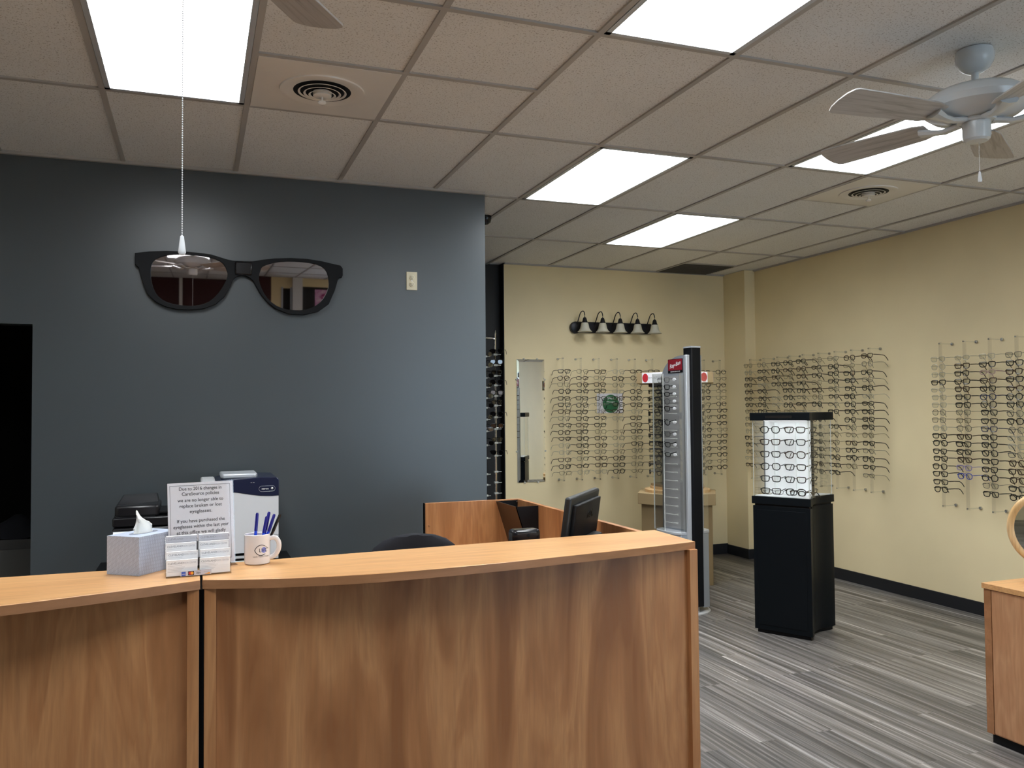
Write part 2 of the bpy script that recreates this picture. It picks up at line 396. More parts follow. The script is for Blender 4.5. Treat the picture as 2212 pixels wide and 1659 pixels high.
# ---------------------------------------------------------------- ceiling lights, vents, fans
where = {(0, 1): 'nearest the camera at the upper left, above the pull chain', (3, 2): 'cut off by the top edge right of centre', (4, 0): 'just beyond the end of the slate grey wall',
         (6, -1): 'farthest of all, before the wall of eyeglasses', (6, 1): 'behind the ceiling fan on the right'}
BEHIND = {(0, 3): 'overhead where the picture is taken from', (6, 4): 'along the beige right wall, outside the picture', (-4, 2): 'outside the picture to the left of the counter'}
for (u, v) in LIGHTS:
    lab = 'glowing white ceiling light panel, ' + (where.get((u, v)) or BEHIND[(u, v)])
    t = thing('ceiling_light', lab[:110], 'ceiling light', (u * T, -v * 2 * T, H), 0, 'recessed ceiling light panels')
    a = 0.014; fr = MB(); W_, D_ = T, 2 * T
    for p, q in (((a, -a), (W_ - a, -a - .022)), ((a, -D_ + a), (W_ - a, -D_ + a + .022)), ((a, -a), (a + .022, -D_ + a)), ((W_ - a - .022, -a), (W_ - a, -D_ + a))):
        fr.box((min(p[0], q[0]), min(p[1], q[1]), -0.006), (max(p[0], q[0]), max(p[1], q[1]), 0.02))
    fr.build('frame', M_SILVER2, t, smooth=False)
    MB().box((a + .02, -D_ + a + .02, 0.0), (W_ - a - .02, -a - .02, 0.004)).build('diffuser', M_LAMP, t, smooth=False)

def air_vent(x, y, label):
    t = thing('ceiling_air_vent', label, 'air vent', (x, y, H), 0, 'round ceiling air vents')
    h = T / 2 - 0.013
    MB().box((-h, -h, -0.006), (h, h, 0.003)).build('panel', M_WVENT, t, bevel=0.001)
    MB().lathe([(.185, -.006), (.183, -.012), (.16, -.013), (.135, -.008), (.126, -.0075)], 48, caps=False).build('rim', M_WVENT, t)
    MB().lathe([(.128, -.0062), (.128, -.0072)], 48).build('throat', M_BLACKM, t)
    for r, z in ((.106, -.014), (.082, -.02), (.06, -.026)):
        MB().lathe([(r, z), (r - .003, z + .001), (r - .008, z + .004), (r - .010, z + .003), (r - .004, z - .001), (r, z)], 48, caps=False).build('louver_ring', M_WVENT, t)
    MB().lathe([(.042, -.012), (.04, -.03), (.02, -.033), (.004, -.034), (.004, -.05), (.016, -.054), (.018, -.06), (.012, -.066), (.002, -.068)], 32).build('center_knob', M_WVENT, t)
M_WVENT = painted('vent_enamel', (0.8, 0.77, 0.73), 0.25, 0.05, 0.0)
air_vent(1.5 * T, -2.5 * T, 'round air vent on a square ceiling panel near the first light and fan blade')
air_vent(7.5 * T, -1.5 * T, 'smaller looking round air vent below the fan, near the beige wall')
t = thing('return_air_grille', 'dark square grille set in the ceiling at the far corner', 'air vent', (8.5 * T, 2.1, H))
MB().box((-.29, -.262, -0.004), (.29, .262, 0.004)).build('panel', mat('dark_grille', (0.06, 0.058, 0.052), 0.7), t)
gm = MB()
for k in range(13): gm.box((-.28, -.245 + k * .04, -.009), (.28, -.238 + k * .04, -.003))
gm.build('slat', mat('dark_grille_slat', (0.09, 0.085, 0.075), 0.6), t, smooth=False)

def fan(x, y, ang, label, chain_len, chain_dx):
    t = thing('ceiling_fan', label, 'ceiling fan', (x, y, H), 0, 'white ceiling fans')
    MB().lathe([(.068, 0), (.072, -.02), (.07, -.045), (.055, -.07), (.034, -.085), (.018, -.09)], 40).build('canopy', M_FANW, t)
    MB().lathe([(.013, -.08), (.013, -.125), (.018, -.13), (.03, -.137), (.034, -.15), (.04, -.165), (.04, -.175)], 32).build('downrod', M_FANW, t)
    MB().lathe([(.04, -.15), (.10, -.155), (.155, -.168), (.185, -.19), (.196, -.215), (.19, -.24), (.162, -.262), (.115, -.276), (.07, -.28)], 56).build('motor_housing', M_FANW, t)
    MB().lathe([(.07, -.275), (.073, -.282), (.07, -.29), (.052, -.292), (.052, -.345), (.049, -.36), (.04, -.368), (.01, -.37)], 40).build('switch_housing', M_FANW, t)
    for k in range(5):
        a = ang + k * 2 * PI / 5; Mr = Matrix.Rotation(a, 4, 'Z')
        arm = MB().tube([(.06, 0, -.284), (.13, 0, -.295), (.17, .0, -.288), (.22, 0, -.275)], [.012, .011, .012, .02], 8, flat=2.0)
        arm.v = [tuple(Mr @ Vector(v)) for v in arm.v]; arm.build('blade_arm', M_FANW, t)
        pr = [(.19, -.05), (.24, -.066), (.5, -.08), (.64, -.083), (.655, -.075), (.668, -.045), (.672, 0), (.668, .045), (.655, .075), (.64, .083), (.5, .08), (.24, .066), (.19, .05)]
        Mb = Matrix.Rotation(math.radians(12), 4, 'X'); Mb.translation = (0, 0, -.272)
        bo = MB().prism(pr, -.003, .003, Mb).build('blade', M_BLADE, t, bevel=0.001); bo.rotation_euler = (0, 0, a)
    c = MB(); z = -.36; zz = -.36 - chain_len
    while z > zz:
        c.lathe([(.0003, z), (.0016, z - .0012), (.0016, z - .0028), (.0003, z - .004)], 6, Matrix.Translation((chain_dx, 0, 0))); z -= .0052
    c.cyl((chain_dx, 0, -.36), (chain_dx, 0, zz), .0004, n=5)
    ch = c.build('pull_chain', M_WHITE, t)
    MB().lathe([(.001, zz + .002), (.004, zz), (.0065, zz - .02), (.0085, zz - .036), (.006, zz - .041), (.001, zz - .042)], 16, Matrix.Translation((chain_dx, 0, 0))).build('pull_knob', M_PORC, ch)
    return t
fan(.364, -3.29, math.radians(55), 'white ceiling fan mostly above the picture, one blade tip and pull chain showing', 0.68, 0.0)
fan(3.33, -2.80, math.radians(178), 'white ceiling fan with rounded housing hanging at the upper right', 0.13, .012)

# ---------------------------------------------------------------- giant glasses, outlet, on the slate wall
OUT = [(0.067, 2.45), (0.14, 2.463), (0.233, 2.472), (0.335, 2.473), (0.399, 2.471), (0.471, 2.465), (0.56, 2.44), (0.593, 2.435), (0.659, 2.435), (0.705, 2.437), (0.759, 2.449), (0.827, 2.461), (0.921, 2.469), (1.016, 2.469), (1.103, 2.46), (1.156, 2.45), (1.219, 2.439), (1.232, 2.422), (1.232, 2.381), (1.227, 2.369), (1.21, 2.367), (1.201, 2.348), (1.183, 2.284), (1.147, 2.201), (1.085, 2.154), (0.998, 2.132), (0.912, 2.135), (0.835, 2.164), (0.785, 2.206), (0.751, 2.248), (0.726, 2.291), (0.709, 2.325), (0.684, 2.346), (0.651, 2.356), (0.618, 2.349), (0.593, 2.329), (0.577, 2.285), (0.544, 2.223), (0.496, 2.178), (0.432, 2.15), (0.36, 2.141), (0.289, 2.141), (0.226, 2.155), (0.172, 2.183), (0.133, 2.223), (0.11, 2.281), (0.095, 2.339), (0.087, 2.372), (0.068, 2.388)]
LL = [(0.148, 2.384), (0.171, 2.423), (0.225, 2.447), (0.272, 2.457), (0.335, 2.460), (0.415, 2.457), (0.495, 2.443), (0.54, 2.417), (0.56, 2.379), (0.565, 2.345), (0.544, 2.292), (0.512, 2.239), (0.464, 2.19), (0.408, 2.166), (0.352, 2.16), (0.289, 2.164), (0.234, 2.177), (0.187, 2.209), (0.16, 2.258), (0.147, 2.316)]
LR = [(0.747, 2.388), (0.759, 2.411), (0.801, 2.431), (0.861, 2.446), (0.946, 2.452), (1.033, 2.449), (1.103, 2.433), (1.139, 2.399), (1.152, 2.346), (1.15, 2.301), (1.121, 2.236), (1.077, 2.19), (1.015, 2.161), (0.946, 2.154), (0.869, 2.165), (0.81, 2.198), (0.768, 2.249), (0.742, 2.309), (0.738, 2.353)]
t = thing('giant_eyeglasses', 'giant black eyeglasses with mirrored lenses mounted on the slate grey wall', 'wall decoration', (0, -0.06, 0))
f_ = loops([OUT, catmull(LL, 2), catmull(LR, 2)], 0.03, 'frame', M_BLACKM, t, 0.002); f_.rotation_euler = (PI / 2, 0, 0); f_.location = (0, -0.02, 0)
MB().box((0.602, -0.046, 2.352), (0.7, -0.012, 2.434)).build('bridge_cover', M_BLACKG, t, bevel=0.01)
def bulge_lens(poly, tilt, sag):
    poly = catmull(poly, 2); n = len(poly); cx = sum(p[0] for p in poly) / n; cz = sum(p[1] for p in poly) / n
    vs = []; fs = []; K = 10
    for k in range(K, 0, -1):
        s_ = 1.015 * k / K
        for x, z in poly:
            dx, dz = (x - cx) * s_, (z - cz) * s_
            vs.append((cx + dx, -0.022 - sag * (1 - (dx * dx + dz * dz) / .05) - math.tan(tilt) * dz, cz + dz))
    vs.append((cx, -0.022 - sag, cz)); c = len(vs) - 1
    for k in range(K - 1):
        for i in range(n): fs.append((k * n + i, k * n + (i + 1) % n, (k + 1) * n + (i + 1) % n, (k + 1) * n + i))
    for i in range(n): fs.append(((K - 1) * n + i, (K - 1) * n + (i + 1) % n, c))
    return MB().add(vs, fs)
bulge_lens(LL, math.radians(2.05), .0013).build('lens', M_LENSMIR, t)
bulge_lens(LR, math.radians(2.4), .0013).build('lens', M_LENSMIR, t)
t = thing('wall_outlet', 'ivory electrical outlet on the slate grey wall right of the giant glasses', 'outlet', (1.675, -0.06, 2.371))
MB().box((-.035, -.006, -.058), (.035, 0, .058)).build('cover_plate', M_IVORY, t, bevel=0.002)
for dz in (.022, -.022):
    s_ = MB().lathe([(.017, 0), (.017, .003), (.015, .004)], 24, Matrix.Translation((0, -.006, dz)) @ Matrix.Rotation(PI / 2, 4, 'X')).build('socket', M_IVORY, t)
    k_ = MB(); k_.box((-.008, -.0106, dz - .002), (-.006, -.0096, dz + .008)).box((.006, -.0106, dz - .002), (.008, -.0096, dz + .008)).box((-.002, -.0106, dz - .011), (.002, -.0096, dz - .007)); k_.build('slot', M_INK, s_)
MB().lathe([(.003, 0), (.003, .002)], 10, Matrix.Translation((0, -.006, 0)) @ Matrix.Rotation(PI / 2, 4, 'X')).build('screw', M_CHROME, t)

# ---------------------------------------------------------------- reception counter
FR = [(.413, -2.706), (.52, -2.745), (.66, -2.782), (.874, -2.81), (1.1, -2.805), (1.3, -2.789), (1.486, -2.762), (1.68, -2.735), (1.861, -2.705), (2.073, -2.664)]
FL = [(-1.25, -2.78), (-1.05, -2.83), (-.8, -2.87), (-.5, -2.892), (-.25, -2.883), (-.063, -2.855), (.14, -2.80), (.28, -2.755), (.406, -2.709)]
def counter(front, back, label, mv, p0, p1, bp):
    """front: bowed edge points; p0,p1: ends of the straight face below"""
    t = thing('reception_counter', label, 'counter', (0, 0, 0), 0, 'reception counter units')
    edge = catmull(front, 6, False); poly = edge + back[::-1]
    MB().prism(poly, 1.047, 1.067).build('countertop', M_WOODX, t, bevel=0.0015)
    # edge band wraps the slab
    n = len(edge); vs = []; fs = []
    band = MB()
    for i in range(n - 1):
        (xa, ya), (xb, yb) = edge[i], edge[i + 1]
        d = Vector((xb - xa, yb - ya)).normalized(); nx, ny = d.y * .0015, -d.x * .0015
        band.add([(xa + nx, ya + ny, 1.041), (xb + nx, yb + ny, 1.041), (xb + nx, yb + ny, 1.066), (xa + nx, ya + ny, 1.066),
                  (xa - nx * 6, ya - ny * 6, 1.041), (xb - nx * 6, yb - ny * 6, 1.041), (xb - nx * 6, yb - ny * 6, 1.066), (xa - nx * 6, ya - ny * 6, 1.066)],
                 [(0, 1, 2, 3), (4, 7, 6, 5), (3, 2, 6, 7), (0, 4, 5, 1)])
    band.build('edge_band', M_WOODE, t, smooth=False)
    MB().prism([(x, y) for x, y in [(edge[0][0] + .005, edge[0][1] + .006)] + [(a_, b_ + .006) for a_, b_ in edge[1:-1]] + [(edge[-1][0] - .005, edge[-1][1] + .006)]] + [(back[1][0] - .005, back[1][1] - .004), (back[0][0] + .005, back[0][1] - .004)], 1.041, 1.047).build('underside', M_WOODE, t)
    d = Vector((p1[0] - p0[0], p1[1] - p0[1])).normalized(); nn = Vector((-d.y, d.x))
    a = math.atan2(d.y, d.x); Mx = Matrix.Translation((p0[0], p0[1], 0)) @ Matrix.Rotation(a, 4, 'Z'); Lh = math.hypot(p1[0] - p0[0], p1[1] - p0[1])
    MB().box((.032, .022, .1), (Lh - .032, .042, 1.041), Mx).build('front_panel', mv, t)
    MB().box((.032, .042, 0), (Lh - .032, .06, .1), Mx).build('kick_plate', M_BLACKM, t)
    for x0 in (0, Lh - .032):
        MB().box((x0, 0, 0), (x0 + .032, bp, 1.041), Mx).build('side_panel', M_WOODV2, t, bevel=0.001)
    return t
counter(FR, [(.413, -2.452), (2.088, -2.354)], 'long right section of wooden reception counter with bowed front edge', M_WOODV, (.4175, -2.708), (2.072, -2.682), .29)
counter(FL, [(-1.25, -2.42), (.406, -2.443)], 'left section of wooden reception counter, cut off by the left edge', M_WOODV2, (-1.25, -2.74), (.4035, -2.71), .25)
MB().box((.4045, -2.66, 0), (.4165, -2.6, 1.03)).build('gap_dark_strip', M_BLACKM, bpy.data.objects['reception_counter'])  # black strip added behind the seam so the gap stays dark
# inner desk with low wooden screens
t = thing('reception_desk', 'wooden desk with low wood screens on two sides, behind the counter', 'desk')
MB().box((2.065, -2.33, 0), (2.09, -.865, 1.05)).build('side_screen', M_WOODV, t, bevel=0.001)
MB().box((1.535, -.89, 0), (2.065, -.865, 1.05)).build('back_screen', M_WOODV2, t, bevel=0.001)
MB().box((1.535, -.8905, 0), (1.54, -.8645, 1.0505)).build('edge_band', M_BLACKM, t)
MB().prism([(.46, -2.33), (2.063, -2.33), (2.063, -.892), (1.64, -.892), (1.64, -1.72), (.46, -1.72)], .715, .74).build('worktop', M_WOODX, t, bevel=0.001)
MB().box((1.64, -.92, 0), (2.06, -.892, .715)).build('leg_panel', M_WOODV, t)
MB().box((.48, -2.33, 0), (.505, -1.74, .715)).build('leg_panel', M_WOODV, t)
MB().lathe([(.006, 0), (.006, .004), (.003, .005)], 12, Matrix.Translation((1.56, -.89, .93)) @ Matrix.Rotation(PI / 2, 4, 'X')).build('cam_cover', M_WOODE, t)
# wall file pocket
t = thing('file_pocket', 'black wedge-shaped file pocket fixed in the corner of the desk screens', 'file holder', (2.064, -1.045, 0))
fp = MB()
zt = 1.045; zb = .74; d0, d1 = .125, .03
def wedge(x0t, x0b, x1, y0, y1, m_): return MB().add([(-x0b, y0, zb), (-x1, y0, zb), (-x1, y0, zt), (-x0t, y0, zt), (-x0b, y1, zb), (-x1, y1, zb), (-x1, y1, zt), (-x0t, y1, zt)], [(0, 1, 2, 3), (4, 7, 6, 5), (0, 4, 5, 1), (1, 5, 6, 2), (2, 6, 7, 3), (3, 7, 4, 0)])
wedge(d0, d1, .0, -.158, -.154, 0).build('end_panel', M_BLACKM, t)
wedge(d0, d1, .0, .146, .150, 0).build('end_panel', M_BLACKM, t)
MB().add([(-d1, -.158, zb), (-d1, .15, zb), (-d0, .15, zt), (-d0, -.158, zt), (-d1 + .004, -.158, zb), (-d1 + .004, .15, zb), (-d0 + .004, .15, zt), (-d0 + .004, -.158, zt)],
         [(0, 1, 2, 3), (7, 6, 5, 4), (0, 4, 5, 1), (3, 2, 6, 7), (0, 3, 7, 4), (1, 5, 6, 2)]).build('front_panel', mat('brown_reflection_plastic', (.03, .014, .01), .3), t)  # black plastic coloured brown to imitate a reflection on this face
for yy in (-.15, .142): MB().lathe([(.004, 0), (.004, .004), (.001, .005)], 10, Matrix.Translation((-.004, yy, zt - .008)) @ Matrix.Rotation(-PI / 2, 4, 'Y')).build('screw', M_CHROME, t)
# monitor seen from behind
ml, mr = Vector((1.755, -2.303)), Vector((2.05, -1.951)); mc = (ml + mr) / 2; ang = math.atan2(mr.y - ml.y, mr.x - ml.x)
t = thing('computer_monitor', 'black flat computer monitor seen from behind, on the inner desk', 'monitor', (mc.x, mc.y, .74), ang)
hw = (mr - ml).length / 2; Mt = Matrix.Translation((0, 0, .46)) @ Matrix.Rotation(math.radians(8), 4, 'X')
MB().box((-hw, -.0, -.36), (hw, .028, 0), Mt).build('screen_housing', mat('charcoal_plastic', (.012, .014, .016), .4), t, bevel=0.008)
MB().prism([(-hw + .03, 0), (-hw + .03, -.012), (-hw + .04, -.018), (hw - .04, -.018), (hw - .03, -.012), (hw - .03, 0)], -.33, -.03, Mt).build('back_cover', M_BLACKM, t, bevel=0.003)
MB().box((-hw + .014, .0275, -.34), (hw - .014, .0295, -.016), Mt).build('screen', M_BLACKG, t)
MB().prism([(-.13, -.018), (-.13, -.05), (-.115, -.062), (.115, -.062), (.13, -.05), (.13, -.018)], -.33, -.17, Mt).build('connector_hump', M_BLACKM, t, bevel=0.006)
MB().tube([(0, -.03, .16), (0, -.045, .08), (0, -.02, .012)], [.03, .028, .03], 12, flat=1.8).build('neck', M_BLACKM, t)
MB().lathe([(.1, 0), (.11, .004), (.1, .012), (.04, .016)], 36).build('stand_base', M_BLACKM, t)
lg = text('AOC', .045, 'logo', mat('dark_emblem', (.002, .002, .003), .25), t, (0, 0, 0), (0, 0, 0), ext=.001)
lg.matrix_local = Mt @ Matrix.Translation((0.03, -.0186, -.1)) @ Matrix.Rotation(PI / 2, 4, 'X')
# small black device just behind the counter edge
t = thing('card_terminal', 'small black rounded device peeking up behind the counter edge', 'card terminal', (1.565, -2.28, .74))
MB().prism([(-.056, -.02), (-.05, -.03), (.05, -.03), (.056, -.02), (.056, .02), (.05, .03), (-.05, .03), (-.056, .02)], .30, .352).build('head', M_BLACKG, t, bevel=0.012)
MB().cyl((0, 0, .01), (0, 0, .31), .012).build('pole', M_BLACKM, t); MB().lathe([(.06, 0), (.062, .004), (.055, .012), (.015, .014)], 28).build('base', M_BLACKM, t)
MB().lathe([(.006, 0), (.006, .002)], 12, Matrix.Translation((.005, -.030, .33)) @ Matrix.Rotation(PI / 2, 4, 'X')).build('button', M_BLACKM, t)
# office chair
t = thing('office_chair', 'black fabric office chair, only its rounded backrest top showing', 'chair', (1.33, -1.62, -0.055), math.radians(175))
bk = []
for z, hwid in ((.62, .16), (.66, .2), (.74, .225), (.84, .23), (.92, .22), (.97, .19), (1.0, .15), (1.018, .1), (1.025, .04)): bk.append((z, hwid))
vs = []; fs = []
for z, h_ in bk:
    for k in range(16):
        a_ = 2 * PI * k / 16; vs.append((h_ * math.cos(a_), .035 * math.sin(a_) - .2 - .12 * (h_ * math.cos(a_)) ** 2 * -3, z))
for i in range(len(bk) - 1):
    for k in range(16): fs.append((i * 16 + k, i * 16 + (k + 1) % 16, (i + 1) * 16 + (k + 1) % 16, (i + 1) * 16 + k))
fs += [tuple(range(15, -1, -1)), tuple((len(bk) - 1) * 16 + k for k in range(16))]
MB().add(vs, fs).build('backrest', M_FABRIC, t)
MB().prism([(.24 * math.cos(a_ * PI / 12) * (1 if abs(math.cos(a_ * PI / 12)) < .8 else .97), .23 * math.sin(a_ * PI / 12)) for a_ in range(24)], .44, .51).build('seat', M_FABRIC, t, bevel=.02)
MB().tube([(0, -.05, .43), (0, -.2, .42), (0, -.24, .5), (0, -.24, .7)], [.02, .02, .02, .02], 8).build('back_bracket', M_BLACKM, t)
MB().cyl((0, 0, .1), (0, 0, .44), .028).build('gas_column', M_BLACKM, t)
for k in range(5):
    a_ = k * 2 * PI / 5; c_, s_ = math.cos(a_), math.sin(a_)
    MB().tube([(0, 0, .11), (.27 * c_, .27 * s_, .075)], [.028, .016], 8).build('base_leg', M_BLACKM, t)
    MB().cyl((.27 * c_ - .02 * s_, .27 * s_ + .02 * c_, .027), (.27 * c_ + .02 * s_, .27 * s_ - .02 * c_, .027), .027).build('caster', M_BLACKM, t)

# ---------------------------------------------------------------- things on the counter top
ZC = 1.067
# tissue box
ta = math.atan2(.79, .62)
t = thing('tissue_box', 'pale blue-grey patterned tissue box with one white tissue pulled up', 'tissue box', (.239, -2.579, ZC), ta)
MB().box((0, 0, 0), (.17, .117, .114)).build('carton', M_TBOX, t, bevel=0.0008)
ov = [(.085 + .055 * math.cos(k * PI / 12), .0585 + .024 * math.sin(k * PI / 12)) for k in range(24)]
MB().prism(ov, .1142, .1146).build('opening', mat('carton_slot', (.2, .22, .27), .6), t)
ts = MB(); vs = []; fs = []; n_ = 22
prof = [(0, 1.0, 0), (.014, .93, .001), (.028, .78, .002), (.041, .66, -.003), (.05, .5, -.008), (.056, .3, -.012)]
for i, (z, s_, dx) in enumerate(prof):
    for k in range(n_):
        a_ = 2 * PI * k / n_; rr = s_ * (1 + .16 * math.sin(3 * a_ + i) * (z > 0) + .08 * math.sin(7 * a_ + 2 * i))
        zz = z * (1 + .25 * math.cos(a_ - 2.5) * (z > .02))
        vs.append((.082 + dx * 1.5 + .034 * rr * math.cos(a_), .0585 + .017 * rr * math.sin(a_) + .01 * z * 10 * math.sin(2 * a_) * .3, .1142 + zz))
for i in range(len(prof) - 1):
    for k in range(n_): fs.append((i * n_ + k, i * n_ + (k + 1) % n_, (i + 1) * n_ + (k + 1) % n_, (i + 1) * n_ + k))
fs.append(tuple((len(prof) - 1) * n_ + k for k in range(n_)))
MB().add(vs, fs).build('tissue', M_TISSUE, t)
# notice in an acrylic sign holder
sa = math.atan2(-2.469 + 2.512, .511 - .318)
t = thing('sign_holder', 'printed policy notice in a clear acrylic stand behind the business cards', 'sign', (.4145, -2.488, ZC), sa)
Ml = Matrix.Rotation(math.radians(-7), 4, 'X')
MB().box((-.101, -.0025, 0.002), (.101, -.0008, .263), Ml).build('acrylic_front', M_ACRYS, t)
MB().box((-.101, .0008, 0.002), (.101, .0025, .263), Ml).build('acrylic_back', M_ACRYS, t)
MB().box((-.101, -.03, 0), (.101, .06, .003)).build('foot', M_ACRYS, t)
pp = MB().box((-.0985, -.0006, .006), (.0985, .0006, .261), Ml).build('notice', M_PAPER, t, smooth=False)
def on_sign(x, z, y=-.0009): return Ml @ Matrix.Translation((x, y, z)) @ Matrix.Rotation(PI / 2, 4, 'X')
bl = MB()
for a_, b_ in (((-.092, .252), (.089, .2528)), ((-.092, .02), (.089, .0208)), ((-.092, .02), (-.0912, .252)), ((.0882, .02), (.089, .2528))):
    bl.box((a_[0], -.0011, a_[1]), (b_[0], -.0007, b_[1]), Ml)
bl.build('border_line', M_INK, pp)
lines = [('Due to 2016 changes in', .2375), ('CareSource policies', .2215), ('we are no longer able to', .202), ('replace broken or lost', .1845), ('eyeglasses.', .167), ('If you have purchased the', .1385), ('eyeglasses within the last year', .1215), ('at this office we will gladly', .1035), ('extend you a 50% courtesy on', .0865)]
ws = [.128, .112, .137, .127, .067, .143, .166, .147, .168]
for (s_, z), wd in zip(lines, ws):
    o = text(s_, .0145, 'lettering', M_INK, pp, ext=.0001, off=.0001)
    xs = [v.co.x for v in o.data.vertices]; sc_ = wd / (max(xs) - min(xs))
    o.matrix_local = on_sign(-.001, z) @ Matrix.Diagonal((sc_, 1, 1, 1))
MB().box((-.0515, -.0011, .1008), (-.0335, -.0007, .1016), Ml).build('underline', M_INK, pp)
# business card holder
ca = math.atan2(.015, .176)
t = thing('card_holder', 'clear eight-pocket business card holder with payment stickers on the counter', 'card holder', (.404, -2.638, ZC), ca)
HW = .09
MB().box((-HW, -.004, 0), (HW, -.001, .028)).build('front_lip', M_ACRYS, t)
MB().box((-HW, -.004, 0), (HW, .075, .003)).build('base', M_ACRYS, t)
for sx in (-1, 1): MB().add([(sx * HW, -.004, 0), (sx * HW, .075, 0), (sx * HW, .075, .112), (sx * HW, .06, .112), (sx * (HW - .002), -.004, 0), (sx * (HW - .002), .075, 0), (sx * (HW - .002), .075, .112), (sx * (HW - .002), .06, .112)], [(0, 1, 2, 3), (4, 7, 6, 5), (0, 4, 5, 1), (1, 5, 6, 2), (2, 6, 7, 3), (3, 7, 4, 0)]).build('side_wall', M_ACRYS, t)
MB().box((-HW, .072, 0), (HW, .075, .112)).build('back_wall', M_ACRYS, t)
MB().box((-.003, .0, 0), (.003, .072, .1)).build('divider', M_ACRYS, t)
for k in range(3): MB().box((-HW, .015 + k * .02, .02 + k * .022), (HW, .017 + k * .02, .05 + k * .022)).build('pocket_wall', M_ACRYS, t)
stk = MB().box((-.052, -.0048, .003), (.033, -.0041, .017)).build('payment_sticker', mat('sticker_grey', (.62, .6, .66), .4), t)
MB().box((-.049, -.0052, .0035), (-.0375, -.0048, .0155)).build('blue_card_logo', M_BLUE, stk)
MB().box((-.031, -.0052, .0045), (-.0145, -.0048, .016)).build('black_card_logo', M_INK, stk)
for dx, mm in ((-.0026, M_RED), (.0026, M_ORANGE)): MB().lathe([(.0042, 0), (.0042, .0004)], 20, Matrix.Translation((-.0228 + dx, -.0052 - (dx > 0) * .0002, .0103)) @ Matrix.Rotation(PI / 2, 4, 'X')).build('card_circle', mm, stk)
text('VISA', .0062, 'lettering', M_INK, stk, (-.0035, -.0050, .007), ext=.0001, shear=.3, off=.0001)
MB().box((-.0115, -.0052, .0145), (.0045, -.0048, .0152)).build('card_bar', M_INK, stk)
MB().add([(.012, -.0051, .0045), (.029, -.0051, .0045), (.029, -.0051, .0095)], [(0, 1, 2)]).build('orange_swoosh', M_ORANGE, stk)
text('DISCOVER', .0032, 'lettering', M_INKG, stk, (.0195, -.0050, .0105), ext=.0001)
text('AMEX', .0036, 'lettering', M_CARD, stk, (-.0432, -.0054, .0075), ext=.0001)
rows = [('lowest', .004, .004), ('third', .021, .026), ('second', .039, .048), ('topmost', .057, .067)]
for sx, side in ((-1, 'left'), (1, 'right')):
    for i, (rn, yy, zz) in enumerate(rows):
        xo = sx * .0455 + (.001 if i % 2 else -.0015)
        c = thing('business_card', 'white printed business card in the %s pocket, %s column of the card holder' % (rn, side), 'business card', (.404, -2.638, ZC), ca, 'business cards in the clear holder')
        MB().box((xo - .0425, yy, zz), (xo + .0425, yy + .006, zz + .045)).build('card', M_CARD if i < 3 else M_CARDG, c)
        text('CLEVELAND', .0078, 'lettering', M_INKG, c, (xo - .0385, yy - .0003, zz + .0335), align='LEFT', ext=.0001, off=.0001)
        text('VISION CENTER', .0073, 'lettering', M_INKG2, c, (xo + .0015, yy - .0003, zz + .0335), align='LEFT', ext=.0001, sx=.72)
        fine = MB()
        for q in range(1 if i else 5): fine.box((xo - .038, yy - .0002, zz + .0285 - q * .0042), (xo + (.0 if q == 0 else .012 - .004 * q), yy, zz + .0292 - q * .0042))
        fine.build('fine_print', M_INKG2, c)
        MB().box((xo - .0425, yy - .0004, zz + .0435), (xo + .0425, yy + .0062, zz + .0455)).build('top_edge', M_CARD, c)
# mug with pens
t = thing('mug', 'white coffee mug with an eye logo, holding pens', 'mug', (.576, -2.497, ZC))
MB().lathe([(.034, 0), (.0385, .003), (.0395, .012), (.0395, .092), (.0375, .0935), (.0358, .092), (.0355, .01), (.001, .008)], 48).build('cup', M_CERAMIC, t)
hd = [(.037, 0, .078), (.052, 0, .08), (.064, 0, .068), (.066, 0, .05), (.06, 0, .032), (.048, 0, .02), (.037, 0, .018)]
ho = MB().tube(catmull(hd, 4, False), .0058, 10, flat=1.3, upv=(0, 1, 0)).build('handle', M_CERAMIC, t); ho.rotation_euler = (0, 0, math.radians(-8))
def wrap(u, z, r=.0397):   # u metres along the cup from the side facing the viewer
    a_ = math.radians(-93.7) + u / .0395; return (r * math.cos(a_), r * math.sin(a_), z)
lv = []
for sgn in (1, -1):
    pts = [wrap(-.008 + .05 * k / 12, .0465 + sgn * .016 * math.sin(PI * (k / 12) ** .75)) for k in range(13)]
    lv.append(MB().tube(pts[:12 if sgn > 0 else 9], [.0011 if k < 8 else .0006 for k in range(12 if sgn > 0 else 9)], 6).build('eye_outline', M_INK, t))
def wrapped_text(s_, size, z, u0, m_, name):
    o = text(s_, size, name, m_, t, ext=.0001, align='LEFT')
    for v in o.data.vertices:
        x, y = v.co.x, v.co.y; p = wrap(u0 + x, z + y, .0399); v.co = p
    o.rotation_euler = (0, 0, 0); return o
MB().add([wrap(.0207, .0465, .03985)] + [wrap(.0207 + .0085 * math.cos(k * PI / 12), .0465 + .009 * math.sin(k * PI / 12), .03985) for k in range(24)], [(0, k + 1, (k + 1) % 24 + 1) for k in range(24)]).build('eye_iris', M_LILAC, t)
wrapped_text('LVC', .0165, .0408, .0045, M_INK, 'lettering')
wrapped_text('Leuik Vision Center', .0068, .025, -.0135, M_INK, 'lettering')
